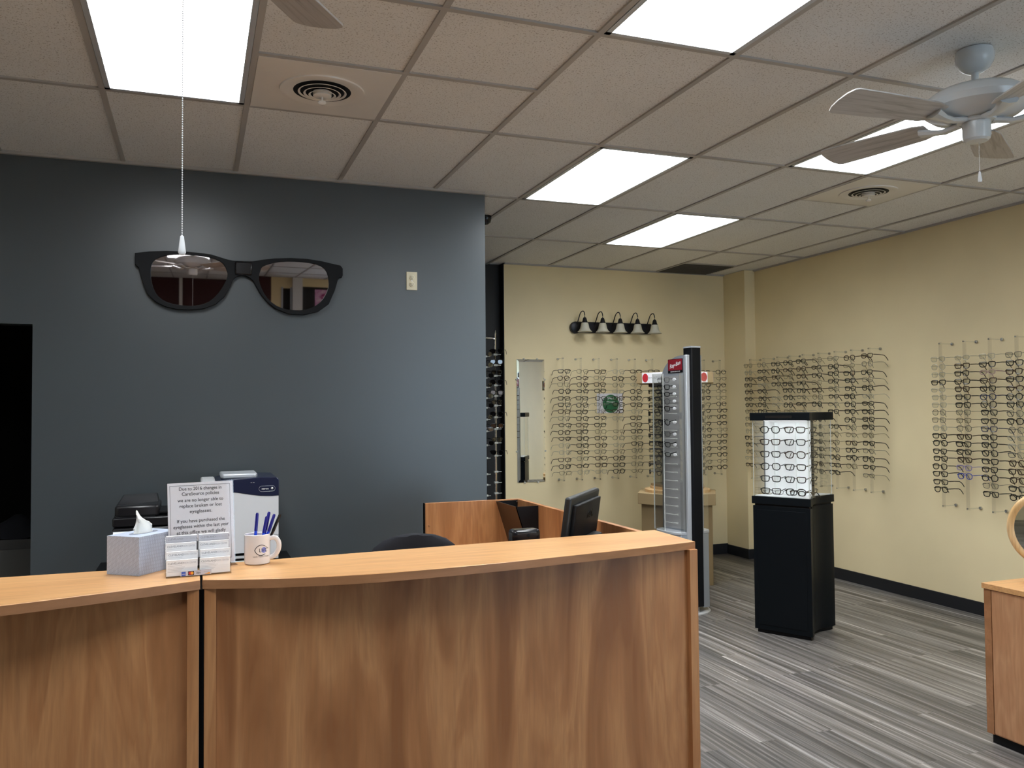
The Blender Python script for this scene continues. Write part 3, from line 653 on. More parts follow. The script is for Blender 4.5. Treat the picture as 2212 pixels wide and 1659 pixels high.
def pen(x, y, dx, dy, L_, m1, m2, label):
    p = thing('pen', label, 'pen', (.576, -2.497, ZC), 0, 'pens in the white mug')
    a_ = Vector((x, y, .012)); d_ = Vector((dx, dy, 1)).normalized()
    MB().tube([a_, a_ + d_ * .004, a_ + d_ * L_ * .62], [.001, .0042, .0044], 10).build('barrel', m1, p)
    MB().tube([a_ + d_ * L_ * .62, a_ + d_ * L_ * .97, a_ + d_ * L_], [.0052, .0048, .003], 10).build('cap', m2, p)
    q = a_ + d_ * L_ * .98 + Vector((.0, -.0062, 0)); MB().tube([q, q - d_ * .04], [.0012, .001], 6).build('clip', m2, p)
pen(-.012, -.005, .08, 0, .148, M_PEN, M_PEND, 'bright blue pen standing apart on the left in the mug')
pen(.004, -.008, .18, 0, .138, M_PEN, M_PEND, 'blue pen leaning right, first of the bunch in the mug')
pen(.008, .006, .2, .05, .15, M_PEN, M_PEND, 'tallest blue capped pen in the middle of the bunch')
pen(.006, -.002, .33, 0, .148, M_PEN, M_PEND, 'dark blue pen leaning right beside the black pen')
pen(.011, -.004, .42, 0, .152, M_BLACKG, M_BLACKG, 'black pen leaning farthest right in the mug')

# ---------------------------------------------------------------- printers on a side table
t = thing('side_table', 'black side table under the two printers, hidden behind the counter', 'table', (.4, -.35, 0))
MB().box((-.5, -.24, .69), (.5, .26, .72)).build('tabletop', M_BLACKM, t, bevel=.002)
for sx in (-.48, .45):
    for sy in (-.22, .22): MB().box((sx, sy, 0), (sx + .03, sy + .03, .69)).build('leg', M_BLACKM, t)
ZT = .72
M_PRB = mat('printer_black', (.01, .01, .012), .3)
t = thing('fax_printer', 'black office printer with a keypad panel, left behind the tissue box', 'printer', (-.004, -.55, ZT))
MB().box((0, 0, .0), (.41, .38, .24)).build('body', M_PRB, t, bevel=.01)
MB().box((.02, -.03, .02), (.39, .0, .08)).build('paper_tray', M_BLACKM, t, bevel=.004)
MB().box((.0, -.005, .245), (.41, .38, .292)).build('scanner_lid', M_PRB, t, bevel=.008)
MB().add([(.008, .0, .292), (.20, .0, .292), (.23, .05, .31), (.2, .3, .39), (.03, .3, .385), (.012, .05, .352), (.0, .0, .3), (.0, .3, .292), (.22, .3, .292)], [(0, 1, 2, 5), (5, 2, 3, 4), (0, 5, 4, 7), (1, 8, 3, 2), (7, 4, 3, 8), (0, 7, 8, 1)]).build('document_feeder', M_PRB, t, bevel=.006)
MB().prism([(.01, .012), (.018, 0), (.2, 0), (.22, .012), (.22, .3), (.01, .3)], .292, .352).build('feeder_cover', M_PRB, t, bevel=.012)
MB().box((.2, .03, .3), (.4, .28, .318)).build('input_tray', M_BLACKM, t, bevel=.006)
kp = MB().add([(.002, -.055, .155), (.17, -.055, .155), (.17, -.005, .225), (.002, -.005, .225), (.002, -.005, .14), (.17, -.005, .14)], [(0, 1, 2, 3), (0, 4, 5, 1), (0, 3, 4), (1, 5, 2), (3, 2, 5, 4)]).build('control_panel', M_PRB, t)
def onp(u, v, o=.0006):  # point on the sloping panel
    return (u, -.055 + .05 * v - o * .8, .155 + .07 * v + o * .6)
def pq(u0, v0, u1, v1, nm, m_, o=.0006): MB().add([onp(u0, v0, o), onp(u1, v0, o), onp(u1, v1, o), onp(u0, v1, o)], [(0, 1, 2, 3)]).build(nm, m_, kp)
pq(.005, .55, .165, .95, 'silver_strip', M_SILVER2); pq(.05, .62, .14, .9, 'display', M_LCD, .0012)
for r_ in range(3):
    for c_ in range(9): pq(.008 + c_ * .016, .06 + r_ * .15, .019 + c_ * .016, .15 + r_ * .15, 'key', M_INKG if (c_ + r_) % 3 else M_BLACKM, .0012)
t = thing('laser_printer', 'tall white laser printer with dark blue top, behind the notice', 'printer', (.417, -.55, ZT))
MB().box((0, 0.005, .075), (.395, .4, .40)).build('body', M_WHITE, t, bevel=.006)
MB().box((.01, 0.02, .0), (.385, .4, .075)).build('base', M_BLACKM, t)
for z in (.018, .045): MB().box((.06, .005, z), (.3, .02, z + .014)).build('tray_slat', M_WHITE, t, bevel=.002)
MB().box((.3, -.001, .035), (.395, .01, .165)).build('side_cover', M_WHITE, t, bevel=.003)
fp_ = [(.0, .075), (.3, .075), (.3, .165), (.395, .165), (.395, .373), (.36, .372), (.3, .375), (.24, .385), (.18, .397), (.12, .402), (.06, .404), (0, .4)]
MB().add([(x, -.003, z) for x, z in fp_] + [(x, .006, z) for x, z in fp_], [tuple(range(12)), tuple(range(23, 11, -1))] + [(i, 12 + i, 12 + (i + 1) % 12, (i + 1) % 12) for i in range(12)]).build('front_door', M_WHITE, t)
tp = [(.07, .404), (.12, .402), (.18, .397), (.24, .385), (.3, .375), (.36, .372), (.397, .374), (.397, .46), (.385, .472), (.3, .476), (.1, .465), (.06, .455)]
MB().add([(x, -.006, z) for x, z in tp] + [(x, .38, z) for x, z in tp], [tuple(range(12)), tuple(range(23, 11, -1))] + [(i, 12 + i, 12 + (i + 1) % 12, (i + 1) % 12) for i in range(12)]).build('top_cover', M_NAVY, t, bevel=.003)
MB().box((0, 0, .38), (.075, .36, .462)).build('corner_cover', M_WHITE, t, bevel=.01)
MB().prism([(.1, .08), (.11, .05), (.28, .05), (.29, .08), (.29, .3), (.1, .3)], .468, .494).build('output_tray', M_SILVER2, t, bevel=.008)
lb = MB().prism([(.285 + .042 * 1, .0)] * 0 + [(.335 + (.027 if math.cos(k * PI / 10) > 0 else -.027) + .014 * math.cos(k * PI / 10), .413 + .014 * math.sin(k * PI / 10)) for k in range(20)], 0, .001, Matrix.Rotation(PI / 2, 4, 'X') @ Matrix.Translation((0, 0, .006))).build('badge', M_NAVY, t)
text('xerox', .015, 'lettering', M_WHITE, t, (.325, -.0073, .409), off=.0002)
MB().lathe([(.006, 0), (.004, .003), (.001, .004)], 16, Matrix.Translation((.361, -.007, .414)) @ Matrix.Rotation(PI / 2, 4, 'X')).build('badge_ball', M_WHITE, t)
br_ = [(.335 + (.027 if math.cos(k * PI / 10) > 0 else -.027) + .015 * math.cos(k * PI / 10), -.0072, .413 + .015 * math.sin(k * PI / 10)) for k in range(20)]
MB().tube(br_, .0006, 6, True).build('badge_rim', M_SILVER2, t)
for x in (.25, .262): MB().box((x, -.0075, .447), (x + .008, -.0062, .449)).build('indicator_light', M_WHITE, t)

# ---------------------------------------------------------------- dim things beyond the doorway
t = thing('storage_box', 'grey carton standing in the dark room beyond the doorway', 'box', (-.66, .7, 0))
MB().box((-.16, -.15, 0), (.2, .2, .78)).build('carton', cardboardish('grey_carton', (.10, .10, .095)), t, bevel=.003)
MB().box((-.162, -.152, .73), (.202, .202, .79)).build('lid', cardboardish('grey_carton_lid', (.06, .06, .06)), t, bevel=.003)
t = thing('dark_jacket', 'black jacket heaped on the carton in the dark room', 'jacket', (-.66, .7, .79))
hp = []
for i in range(9):
    for j in range(9):
        u, v = i / 8 - .5, j / 8 - .5; hp.append((u * .34, v * .3, max(0.002, .13 * math.cos(u * PI) * math.cos(v * PI) + .02 * math.sin(9 * u + 5 * v))))
MB().add(hp, [(i * 9 + j, (i + 1) * 9 + j, (i + 1) * 9 + j + 1, i * 9 + j + 1) for i in range(8) for j in range(8)]).build('fabric', M_FABRIC, t)

# ---------------------------------------------------------------- eyeglasses
def lens_outline(kind):
    if kind == 'rect': p = [(-.025, .004), (-.0235, .0145), (-.012, .0165), (.010, .0165), (.0235, .014), (.025, .003), (.021, -.011), (.010, -.0165), (-.010, -.0165), (-.020, -.0125)]
    elif kind == 'oval': p = [(-.0255, .001), (-.02, .0115), (-.006, .0145), (.008, .0145), (.021, .011), (.0255, .002), (.021, -.0095), (.008, -.0145), (-.006, -.0145), (-.02, -.011)]
    else: p = [(-.0235, .003), (-.018, .0165), (-.002, .0195), (.016, .0165), (.0235, .004), (.021, -.011), (.008, -.0195), (-.006, -.0195), (-.018, -.014)]
    return catmull(p, 2)
FRAME_MATS = {
    'black': (mat('black_acetate', (.008, .008, .009), .2), .0021, .0028), 'dark brown': (mat('brown_acetate', (.035, .016, .01), .2), .0021, .0028),
    'gunmetal wire': (mat('gunmetal', (.05, .05, .055), .3, .6), .0011, .0013), 'bronze wire': (mat('bronze_metal', (.09, .06, .03), .3, .6), .0011, .0013),
    'navy blue': (mat('navy_acetate', (.012, .02, .07), .2), .0019, .0026), 'bright blue': (mat('blue_acetate', (.03, .06, .4), .2), .0018, .0022),
    'lilac': (mat('lilac_acetate', (.25, .2, .42), .2), .0017, .002), 'pale pink': (mat('pink_acetate', (.45, .3, .28), .25), .0018, .0026),
    'pale silver wire': (mat('pale_silver', (.35, .34, .3), .3, .5), .001, .0012)}
GM = {}
def glass_meshes(kind, colour, sun=False):
    key = (kind, colour, sun)
    if key in GM: return GM[key]
    m_, r1, r2 = FRAME_MATS[colour]; out = lens_outline(kind); ctr = .0335
    fr = MB()
    for sx in (-1, 1): fr.tube([(sx * (ctr + x), 0, z) for x, z in out], r1 * 1.45, 5, True, upv=(0, 1, 0))
    fr.tube([(-.0095, 0, .005), (-.004, -.002, .008), (.004, -.002, .008), (.0095, 0, .005)], r1 * 1.1, 5, upv=(0, 1, 0))
    for sx in (-1, 1): fr.tube([(sx * .057, 0, .007), (sx * .0655, .001, .008), (sx * .067, .006, .008)], r2, 5)
    ms = [('frame_front', fr.mesh('frame_front', m_), (0, 0, 0), 1)]
    ln = MB().add([(x * .98, 0, z * .98) for x, z in out], [tuple(range(len(out)))])
    lm = ln.mesh('lens', M_SUN if sun else M_LENS)
    ms += [('lens', lm, (-ctr, .0, 0), 1), ('lens', lm, (ctr, .0, 0), 1)]
    tp = MB().tube([(0, .005, .008), (0, .05, .0085), (0, .092, .006), (0, .108, -.002), (0, .122, -.017), (0, .134, -.034)], [r2 * 1.25, r2 * 1.15, r2 * 1.1, r2 * 1.2, r2 * 1.3, r2 * 1.1], 5, flat=.6 if r2 > .002 else 1)
    tm = tp.mesh('temple', m_)
    ms += [('temple', tm, (-.067, 0, 0), 1), ('temple', tm, (.067, 0, 0), 1)]
    GM[key] = ms; return ms
GLASS_SRC = {}
def eyeglasses(loc, rz, tiltx, kind, colour, label, group, sun=False, splay=0.0, name='eyeglasses', cat='eyeglasses', sc=1.0):
    key = (kind, colour, sun)
    if key not in GLASS_SRC:
        r = bpy.data.objects.new(name, None); COL.objects.link(r); r.empty_display_size = .02; ks = []
        for nm, me, lc, _ in glass_meshes(kind, colour, sun):
            c = bpy.data.objects.new(nm, me); COL.objects.link(c); c.parent = r; c.location = lc; ks.append(c)
        GLASS_SRC[key] = (r, ks)
    else:
        r0, k0 = GLASS_SRC[key]; r = r0.copy(); r.name = name; COL.objects.link(r)
        ks = []
        for c0 in k0:
            c = c0.copy(); COL.objects.link(c); c.parent = r; ks.append(c)
        for k_ in ('label', 'category', 'group'): 
            if k_ in r: del r[k_]
    for c in ks:
        if c.name.startswith('temple'): c.rotation_euler = (0, 0, (-1 if c.location.x > 0 else 1) * splay)
    r.location = loc; r.rotation_euler = (Matrix.Rotation(rz, 3, 'Z') @ Matrix.Rotation(tiltx, 3, 'X')).to_euler(); r.scale = (sc * 1.06,) * 3
    tag(r, label, cat, group); return r
ORD = ['topmost', 'second from top', 'third from top', 'fourth from top', 'fifth from top', 'sixth from top', 'seventh from top', 'eighth from top', 'ninth from top', 'tenth from top', 'eleventh from top', 'twelfth from top', 'thirteenth from top', 'fourteenth from top', 'fifteenth from top', 'sixteenth from top', 'seventeenth from top', 'eighteenth from top']
NTH = ['first', 'second', 'third', 'fourth', 'fifth', 'sixth', 'seventh', 'eighth', 'ninth']

# ---- clear display rods
M_STANDOFF = mat('satin_metal_cap', (.5, .5, .48), .25, .8)
rod_src = {}
def rod(x, y, z0, z1, rz, dist, label, group, n):
    """rz: direction that the rod faces; local +y points to the wall"""
    t = thing('display_rod', label, 'display rod', (x, y, z0), rz, group)
    h = z1 - z0; key = (round(h, 3), n, round(dist, 3))
    comb = [(-.001, 0)]
    for k in range(n):
        zz = h * .065 + (h * .85) * k / (n - 1); comb += [(-.001, zz - .006), (-.012, zz - .006), (-.012, zz - .003), (-.001, zz - .003)]
    comb += [(-.001, h), (.0006, h), (.0006, 0)]
    if key not in rod_src:
        a = MB().prism([(-.008, .0008), (-.0065, .0008), (-.0065, .018), (.0065, .018), (.0065, .0008), (.008, .0008), (.008, .0205), (-.008, .0205)], 0, h)
        p = MB().prism(comb, -.008, .008, Matrix(((0, 0, 1, 0), (1, 0, 0, 0), (0, 1, 0, 0), (0, 0, 0, 1))))
        s1 = MB()
        s1.cyl((0, .012, 0), (0, dist, 0), .0045, n=8)
        s2 = MB(); s2.cyl((0, dist - .012, 0), (0, dist, 0), .011, n=12); s3 = MB().cyl((0, -.004, 0), (0, .004, 0), .0055, n=10)
        rod_src[key] = (a.mesh('strip', M_ACRYS), p.mesh('peg_strip', M_ACRYS), s1.mesh('standoff', M_ACRYL), s2.mesh('cap', M_STANDOFF), s3.mesh('tip', M_STANDOFF))
    a, p, s1, s2, s3 = rod_src[key]
    def ch(nm, me, par, lc=(0, 0, 0)):
        o = bpy.data.objects.new(nm, me); COL.objects.link(o); o.parent = par; o.location = lc; return o
    ch('strip', a, t); ch('peg_strip', p, t)
    for zz in (.012, h - .012):
        s_ = ch('standoff', s1, t, (0, 0, zz)); ch('cap', s2, s_); ch('tip', s3, s_)
    return t
KINDS_ = ['rect', 'rect', 'oval', 'round', 'rect', 'round']
def colour_pick(c, r, wall):
    rnd = random.random()
    if wall == 'B':
        if c == 0: return 'pale silver wire' if r in (0, 1, 2, 4, 5, 6, 9) else 'gunmetal wire' if r in (7, 8) else 'black'
        if c == 1: return {0: 'pale silver wire', 14: 'lilac', 15: 'bright blue', 8: 'bronze wire', 9: 'gunmetal wire', 7: 'gunmetal wire'}.get(r, 'dark brown' if r % 3 == 1 else 'black')
        if c == 2: return {0: 'pale silver wire', 2: 'pale pink', 3: 'dark brown', 5: 'navy blue', 9: 'navy blue', 16: 'gunmetal wire'}.get(r, 'black')
        return {0: 'gunmetal wire', 7: 'gunmetal wire', 9: 'gunmetal wire', 10: 'pale silver wire', 11: 'pale silver wire', 12: 'gunmetal wire'}.get(r, 'black' if rnd < .6 else 'dark brown')
    if wall == 'A' and 3 <= c: return 'black' if rnd < .5 else 'dark brown' if rnd < .68 else 'gunmetal wire' if rnd < .85 else 'bronze wire' if rnd < .95 else 'pale silver wire'
    if wall == 'F' and c == 3 and 7 <= r <= 8: return 'pale silver wire'
    return 'black' if rnd < .42 else 'dark brown' if rnd < .6 else 'gunmetal wire' if rnd < .82 else 'bronze wire' if rnd < .93 else 'pale silver wire'
# far wall: six rods on the left of the tall tower, two on its right
FX = [3.749, 3.943, 4.14, 4.341, 4.544, 4.746, 5.361, 5.554]
fstuff = []
for c, x in enumerate(FX):
    where_ = '%s rod from the left' % NTH[c] if c < 6 else ('right of the silver tower, %s rod' % ('left' if c == 6 else 'right'))
    rod(x, 2.245, .845, 2.06, 0, .135, 'clear acrylic eyewear rod on the far beige wall, ' + where_, 'clear rods on the far wall', 16)
    for r in range(16):
        if c == 3 and r == 8: continue
        z = 1.922 - r * .0662 + random.uniform(-.004, .004)
        col = colour_pick(c, r, 'F'); kd = KINDS_[(c * 5 + r * 3 + (r // 4)) % 6]
        args = ((x + random.uniform(-.006, .006), 2.228, z), random.uniform(-.06, .06), random.uniform(-.08, .1), kd, col)
        if c < 6:
            eyeglasses(*args, '%s eyeglasses, %s on the %s rod from left, far wall' % (col, ORD[r], NTH[c]), 'eyeglasses on the far wall rods', splay=random.uniform(-.04, .16))
        else: fstuff.append(args)
# right wall, group beside the corner
AY = [1.928, 1.71, 1.495, 1.317, 1.127, 0.914, 0.706, 0.503, 0.3]
for c, y in enumerate(AY):
    rod(5.693, y, .82, 2.05, -PI / 2, .135, 'clear acrylic eyewear rod on the right beige wall near the corner, %s from the corner' % NTH[c], 'clear rods on the right wall near the corner', 16)
    for r in range(16):
        if c in (1, 2, 3, 4) and r >= 8: continue      # wholly behind the lit display case
        if (c, r) in ((6, 8), (7, 15), (5, 7), (2, 4)): continue
        z = 1.975 - r * .0668 + random.uniform(-.004, .004) + (8 - c) * .0 
        col = colour_pick(c, r, 'A'); kd = KINDS_[(c * 3 + r * 5 + r // 3) % 6]
        eyeglasses((5.676, y + random.uniform(-.006, .006), z), -PI / 2 + random.uniform(-.06, .06), random.uniform(-.08, .1), kd, col,
                   '%s eyeglasses, %s on the %s rod from the corner, right wall' % (col, ORD[r], NTH[c]), 'eyeglasses on the right wall near the corner', splay=random.uniform(-.04, .16))
BY = [-0.425, -0.64, -0.853, -1.063]
for c, y in enumerate(BY):
    rod(5.693, y, .78, 2.035, -PI / 2, .135, 'clear acrylic eyewear rod above the round mirror, %s of four at the right edge' % NTH[c], 'clear rods at the right edge of the picture', 18)
    for r in range(18):
        z = (1.903 if c != 3 else 1.90) - r * .058 + random.uniform(-.003, .003)
        if c in (1,) and r >= 16: continue
        if c == 0 and r == 17 and False: continue
        col = colour_pick(c, r, 'B'); kd = KINDS_[(c * 2 + r * 5) % 6] if col not in ('black',) else ('rect', 'rect', 'round')[(r + c) % 3]
        eyeglasses((5.676, y + random.uniform(-.005, .005), z), -PI / 2 + random.uniform(-.05, .05), random.uniform(-.08, .08), kd, col,
                   '%s eyeglasses, %s, %s rod of four above the round mirror' % (col, ORD[r], NTH[c]), 'eyeglasses at the right edge of the picture', splay=random.uniform(-.03, .12))

# ---------------------------------------------------------------- poster, wall mirror, vanity lights on the far wall
t = thing('sale_poster', 'white paper sale notice with a green disc, behind the eyeglass rods', 'poster', (4.322, 2.378, 1.606))
MB().box((-.145, -.001, -.1), (.145, .001, .1)).build('paper', M_PAPER, t, smooth=False)
gd = MB().lathe([(.092, 0), (.092, .0006)], 48, Matrix.Translation((.01, -.001, -.005)) @ Matrix.Rotation(PI / 2, 4, 'X')).build('green_disc', M_GREEN, t)
text('SALE', .034, 'lettering', M_CARD, gd, (.008, -.0018, .042), off=.0004)
text('Whoagen', .024, 'lettering', M_CARD, gd, (.008, -.0018, .008))
MB().box((-.078, -.0021, -.008), (.098, -.0016, -.0055)).build('rule_line', M_INKG2, gd)
t = thing('wall_mirror', 'tall narrow frameless wall mirror on the far beige wall', 'mirror', (3.4575, 2.38, .842))
MB().box((-.146, -.006, 0), (.146, 0, 1.199)).build('glass', M_MIRROR, t, smooth=False)
bv = MB()
o_ = [(-.146, 0), (.146, 0), (.146, 1.199), (-.146, 1.199)]; i_ = [(-.122, .024), (.122, .024), (.122, 1.175), (-.122, 1.175)]
for k in range(4):
    a_, b_, c_, d_ = o_[k], o_[(k + 1) % 4], i_[(k + 1) % 4], i_[k]
    bv.add([(a_[0], -.0062, a_[1]), (b_[0], -.0062, b_[1]), (c_[0], -.0076, c_[1]), (d_[0], -.0076, d_[1])], [(0, 1, 2, 3)])
bv.add([(x, -.0076, z) for x, z in i_], [(0, 1, 2, 3)])
bv.build('bevel', M_MIRROR, t, smooth=False)
for x, z in ((-.07, -.004), (.07, -.004), (-.07, 1.203), (.07, 1.203), (-.15, .3), (.15, .3), (-.15, 1.0), (.15, 1.0)):
    MB().lathe([(.009, 0), (.009, .01), (.006, .013)], 14, Matrix.Translation((x, 0, z)) @ Matrix.Rotation(PI / 2, 4, 'X')).build('clip', M_ACRYLE, t)
t = thing('vanity_light', 'dark five-lamp vanity light bar with frosted bell shades, unlit', 'wall light', (4.365, 2.38, 2.37))
pb = [(-.43, -.055), (-.46, -.03), (-.46, .03), (-.43, .055), (.43, .055), (.46, .03), (.46, -.03), (.43, -.055)]
MB().prism(pb, 0, .03, Matrix.Rotation(PI / 2, 4, 'X')).build('back_plate', M_BRONZE, t, bevel=.008)
MB().lathe([(.06, 0), (.06, .03), (.05, .036)], 32, Matrix.Translation((-.425, -.002, -.005)) @ Matrix.Rotation(PI / 2, 4, 'X')).build('end_boss', M_BRONZE, t)
for k in range(5):
    x = -.385 + k * .197
    MB().tube(catmull([(x - .03, -.03, .02), (x - .032, -.075, .075), (x - .02, -.1, .135), (x, -.12, .15), (x + .01, -.13, .12), (x + .01, -.13, .075)], 4, False), .0048, 8).build('arm', M_BRONZE, t)
    MB().lathe([(.004, .09), (.014, .085), (.02, .07), (.024, .05), (.03, .04), (.03, .028), (.0, .026)], 24, Matrix.Translation((x + .01, -.13, 0))).build('socket_cap', M_BRONZE, t)
    MB().lathe([(.03, .034), (.036, .025), (.041, 0), (.046, -.022), (.058, -.042), (.072, -.054), (.0715, -.056), (.056, -.044), (.044, -.024), (.038, 0), (.028, .03)], 32, Matrix.Translation((x + .01, -.13, 0))).build('shade', M_FROST, t)

# ---------------------------------------------------------------- chrome rack in the hallway with sunglasses
t = thing('chrome_rack', 'chrome and clear pole rack of sunglasses just past the grey wall end', 'display rack', (3.028, 2.2, 0))
MB().tube(catmull([(-.62, 0, .03), (-.62, 0, 2.15), (-.56, 0, 2.225), (-.08, 0, 2.228), (-.0, 0, 2.2), (0, 0, 2.12), (0, 0, .03)], 5, False), .0095, 10).build('pipe_frame', M_CHROME, t)
MB().cyl((-.1, 0, .1), (-.1, 0, 2.17), .007, n=8).build('clear_pole', M_ACRYLE, t)
MB().cyl((-.62, 0, 1.42 - .04), (.06, 0, 1.42 - .04), .003, n=6).build('cross_bar', M_CHROME, t)
MB().box((-.66, -.18, 0), (-.58, .18, .03)).box((-.04, -.18, 0), (.04, .18, .03)).build('foot', M_CHROME, t, bevel=.004)
zl = [2.10, 2.0, 1.9, 1.81, 1.71, 1.62, 1.51, 1.40, 1.27, 1.15]
for k, z in enumerate(zl + [1.0, .9, .8]):
    MB().box((-.018, -.022, z - .04), (.018, .012, z - .022)).box((.0, -.03, z - .034), (.05, -.022, z - .028)).build('clip', M_ACRYLE, t, bevel=.002)
    MB().box((-.118, -.022, z - .06), (-.082, .012, z - .042)).box((-.1, -.03, z - .054), (-.06, -.022, z - .048)).build('clip', M_ACRYLE, t, bevel=.002)
for k, z in enumerate(zl):
    eyeglasses((3.03, 2.165, z), math.radians(-30 + 25 * (k % 3)), .1, 'round', 'black', 'dark sunglasses, %s on the chrome pole rack' % ORD[k], 'sunglasses on the chrome rack', sun=True, name='sunglasses', cat='sunglasses')
for k, z in enumerate(zl[:9]):
    eyeglasses((2.935, 2.165, z - .03), math.radians(20 - 22 * (k % 3)), .05, 'round', 'gunmetal wire', 'wire sunglasses, %s on the clear pole beside the grey wall edge' % ORD[k], 'sunglasses on the clear pole', sun=True, name='sunglasses', cat='sunglasses')
t = thing('ceiling_camera', 'tiny black dome peeking out past the top of the grey wall end', 'camera', (2.385, .56, H))
MB().lathe([(.045, 0), (.045, -.02), (.038, -.045), (.02, -.06), (.001, -.064)], 24).build('dome', M_BLACKG, t)

# ---------------------------------------------------------------- tall silver two-sided display tower
t = thing('display_tower', 'tall silver and black two-sided eyewear tower with a red logo plate', 'display stand', (3.905, .375, 0), math.radians(6))
MB().lathe([(.205, 0), (.205, .008), (.195, .014), (.02, .016)], 64).build('base_plate', mat('white_grey_plate', (.55, .56, .56), .35), t)
for yy in (-.14, .14): MB().box((-.022, yy - .03, .014), (.022, yy + .03, .08)).build('foot', M_CHROME, t, bevel=.003)
core = [(-.04, -.2), (-.05, -.185), (-.05, -.11), (-.04, -.1), (.04, -.1), (.05, -.11), (.05, -.185), (.04, -.2)]
inner = [(-.17, .06), (-.1, .06), (.165, .06), (.165, 1.76), (.14, 1.83), (.08, 1.9), (-.0, 1.93), (-.1, 1.94), (-.17, 1.94)]
MB().add([(-.05, y, z) for y, z in inner] + [(.05, y, z) for y, z in inner], [tuple(range(9)), tuple(range(17, 8, -1))] + [(i, 9 + i, 9 + (i + 1) % 9, (i + 1) % 9) for i in range(9)]).build('middle_slab', M_BLACKM, t, smooth=False)
MB().prism(core, .06, 2.005).build('core', M_BLACKM, t, bevel=.004)
MB().prism([(x * 1.02, y * 1.01) for x, y in core], 2.004, 2.016).build('top_cap', M_SILVER2, t)
for s_, side in ((-1, 'left'), (1, 'right')):
    def PX(v): return (s_ * v)
    # shaped silver sheet with a rounded outer top corner
    yA, yB = -.175, .15
    zt_ = 1.95
    arc = [(yB, .05), (yA, .05), (yA, zt_)] + [(yA + .07 + (yB - yA - .07) * math.sin(a_ * PI / 24), zt_ - .19 + .19 * math.cos(a_ * PI / 24)) for a_ in range(0, 13)]
    vs = [(PX(.055), y, z) for y, z in arc] + [(PX(.068), y, z) for y, z in arc]; n_ = len(arc)
    MB().add(vs, [tuple(range(n_)), tuple(range(2 * n_ - 1, n_ - 1, -1))] + [(i, n_ + i, n_ + (i + 1) % n_, (i + 1) % n_) for i in range(n_)]).build('side_sheet', M_SILVER, t, smooth=False)
    if s_ < 0: MB().box((min(PX(.052), PX(.085)), yA - .012, .06), (max(PX(.052), PX(.085)), yA + .014, zt_ + .0)).build('edge_profile', M_SILVER2, t, bevel=.004)
    MB().box((min(PX(.068), PX(.072)), yA + .014, .63), (max(PX(.068), PX(.072)), yB - .004, 1.8)).build('back_panel', M_BRUSH, t)
    tray = [(.068, yA + .014), (.13, yA + .02), (.165, yA + .07), (.175, -.01), (.165, .09), (.13, yB - .005), (.068, yB)]
    MB().prism([(PX(x), y) for x, y in tray], .04, .598).build('cabinet', M_SILVER, t, bevel=.003)
    MB().prism([(PX(x * 1.06 - .004), y * 1.02) for x, y in tray], .598, .618).build('tray', M_SILVER2, t, bevel=.003)
    ca_ = MB()
    for (xa, ya), (xb, yb) in (((.13, yA + .02), (.068, yA + .02)), ((.165, .13), (.068, .13))):
        ca_.box((min(PX(xa), PX(xb)), ya - .0015, .618), (max(PX(xa), PX(xb)), ya + .0015, 1.815))
    ca_.box((min(PX(.162), PX(.165)), -.0, .618), (max(PX(.162), PX(.165)), .13, 1.815))
    ca_.build('clear_cover', M_ACRYL, t, smooth=False)
    MB().box((min(PX(.16), PX(.166)), .124, .618), (max(PX(.16), PX(.166)), .131, 1.815)).box((min(PX(.16), PX(.166)), -.002, .618), (max(PX(.16), PX(.166)), .0015, 1.815)).build('clear_edge', M_ACRYLE, t)
    rp = MB()
    for k in range(18): rp.box((min(PX(.073), PX(.12)), -.05, .675 + k * .064), (max(PX(.073), PX(.12)), -.046, .679 + k * .064)).box((min(PX(.118), PX(.122)), -.11, .675 + k * .064), (max(PX(.118), PX(.122)), .06, .68 + k * .064))
    rp.build('rung', M_ACRYLE, t, smooth=False)
    if s_ < 0:
        pl = MB().box((-.0715, -.125, 1.8195), (-.068, .055, 1.927)).build('logo_plate', M_BLACKM, t)
        MB().box((-.073, -.12, 1.84), (-.0712, .05, 1.924)).build('red_field', M_DRED, pl)
        rb = text('Ray-Ban', .042, 'lettering', M_CARD, pl, (-.0735, -.037, 1.886), (PI / 2 + 0, math.radians(0), -PI / 2), shear=.35, off=.0007)
        rb.rotation_euler = (Matrix.Rotation(-PI / 2, 3, 'Z') @ Matrix.Rotation(math.radians(-13), 3, 'Y') @ Matrix.Rotation(PI / 2, 3, 'X')).to_euler()
        rb.location = (-.0735, -.037, 1.87)
        text('GENUINE SINCE 1937', .0125, 'lettering', M_CARD, pl, (-.0723, -.036, 1.8255), (PI / 2, 0, -PI / 2), off=.0002)
    KIDS[t] = []
Tw = Matrix.Translation((3.905, .375, 0)) @ Matrix.Rotation(math.radians(6), 4, 'Z')
zs = [1.765, 1.71, 1.655, 1.60, 1.545, 1.44, 1.35, 1.27, 1.195]
M_OVAL = mat('white_oval_tag', (.85, .87, .9), .3)
for k, z in enumerate(zs):
    p_ = Tw @ Vector((-.138, -.02 + .045, z))
    col = 'black' if k % 3 else 'gunmetal wire'
    g_ = eyeglasses(p_, math.radians(6 - 90 + 8), .05 + .12 * (k > 4), KINDS_[k % 6], col, '%s eyeglasses, %s on the left face of the silver tower' % (col, ORD[k]), 'eyeglasses on the silver tower')
    q_ = Tw @ Vector((-.128, -.095, z + .002))
    g2 = thing('oval_tag', 'white oval tag beside eyeglasses, %s on the silver tower' % ORD[k], 'tag', q_, math.radians(6), 'white oval tags on the silver tower')
    MB().lathe([(.02, 0), (.02, .003), (.016, .004)], 24, Matrix.Rotation(-PI / 2, 4, 'Y') @ Matrix.Diagonal((.6, 1.0, 1, 1))).build('disc', M_OVAL, g2)
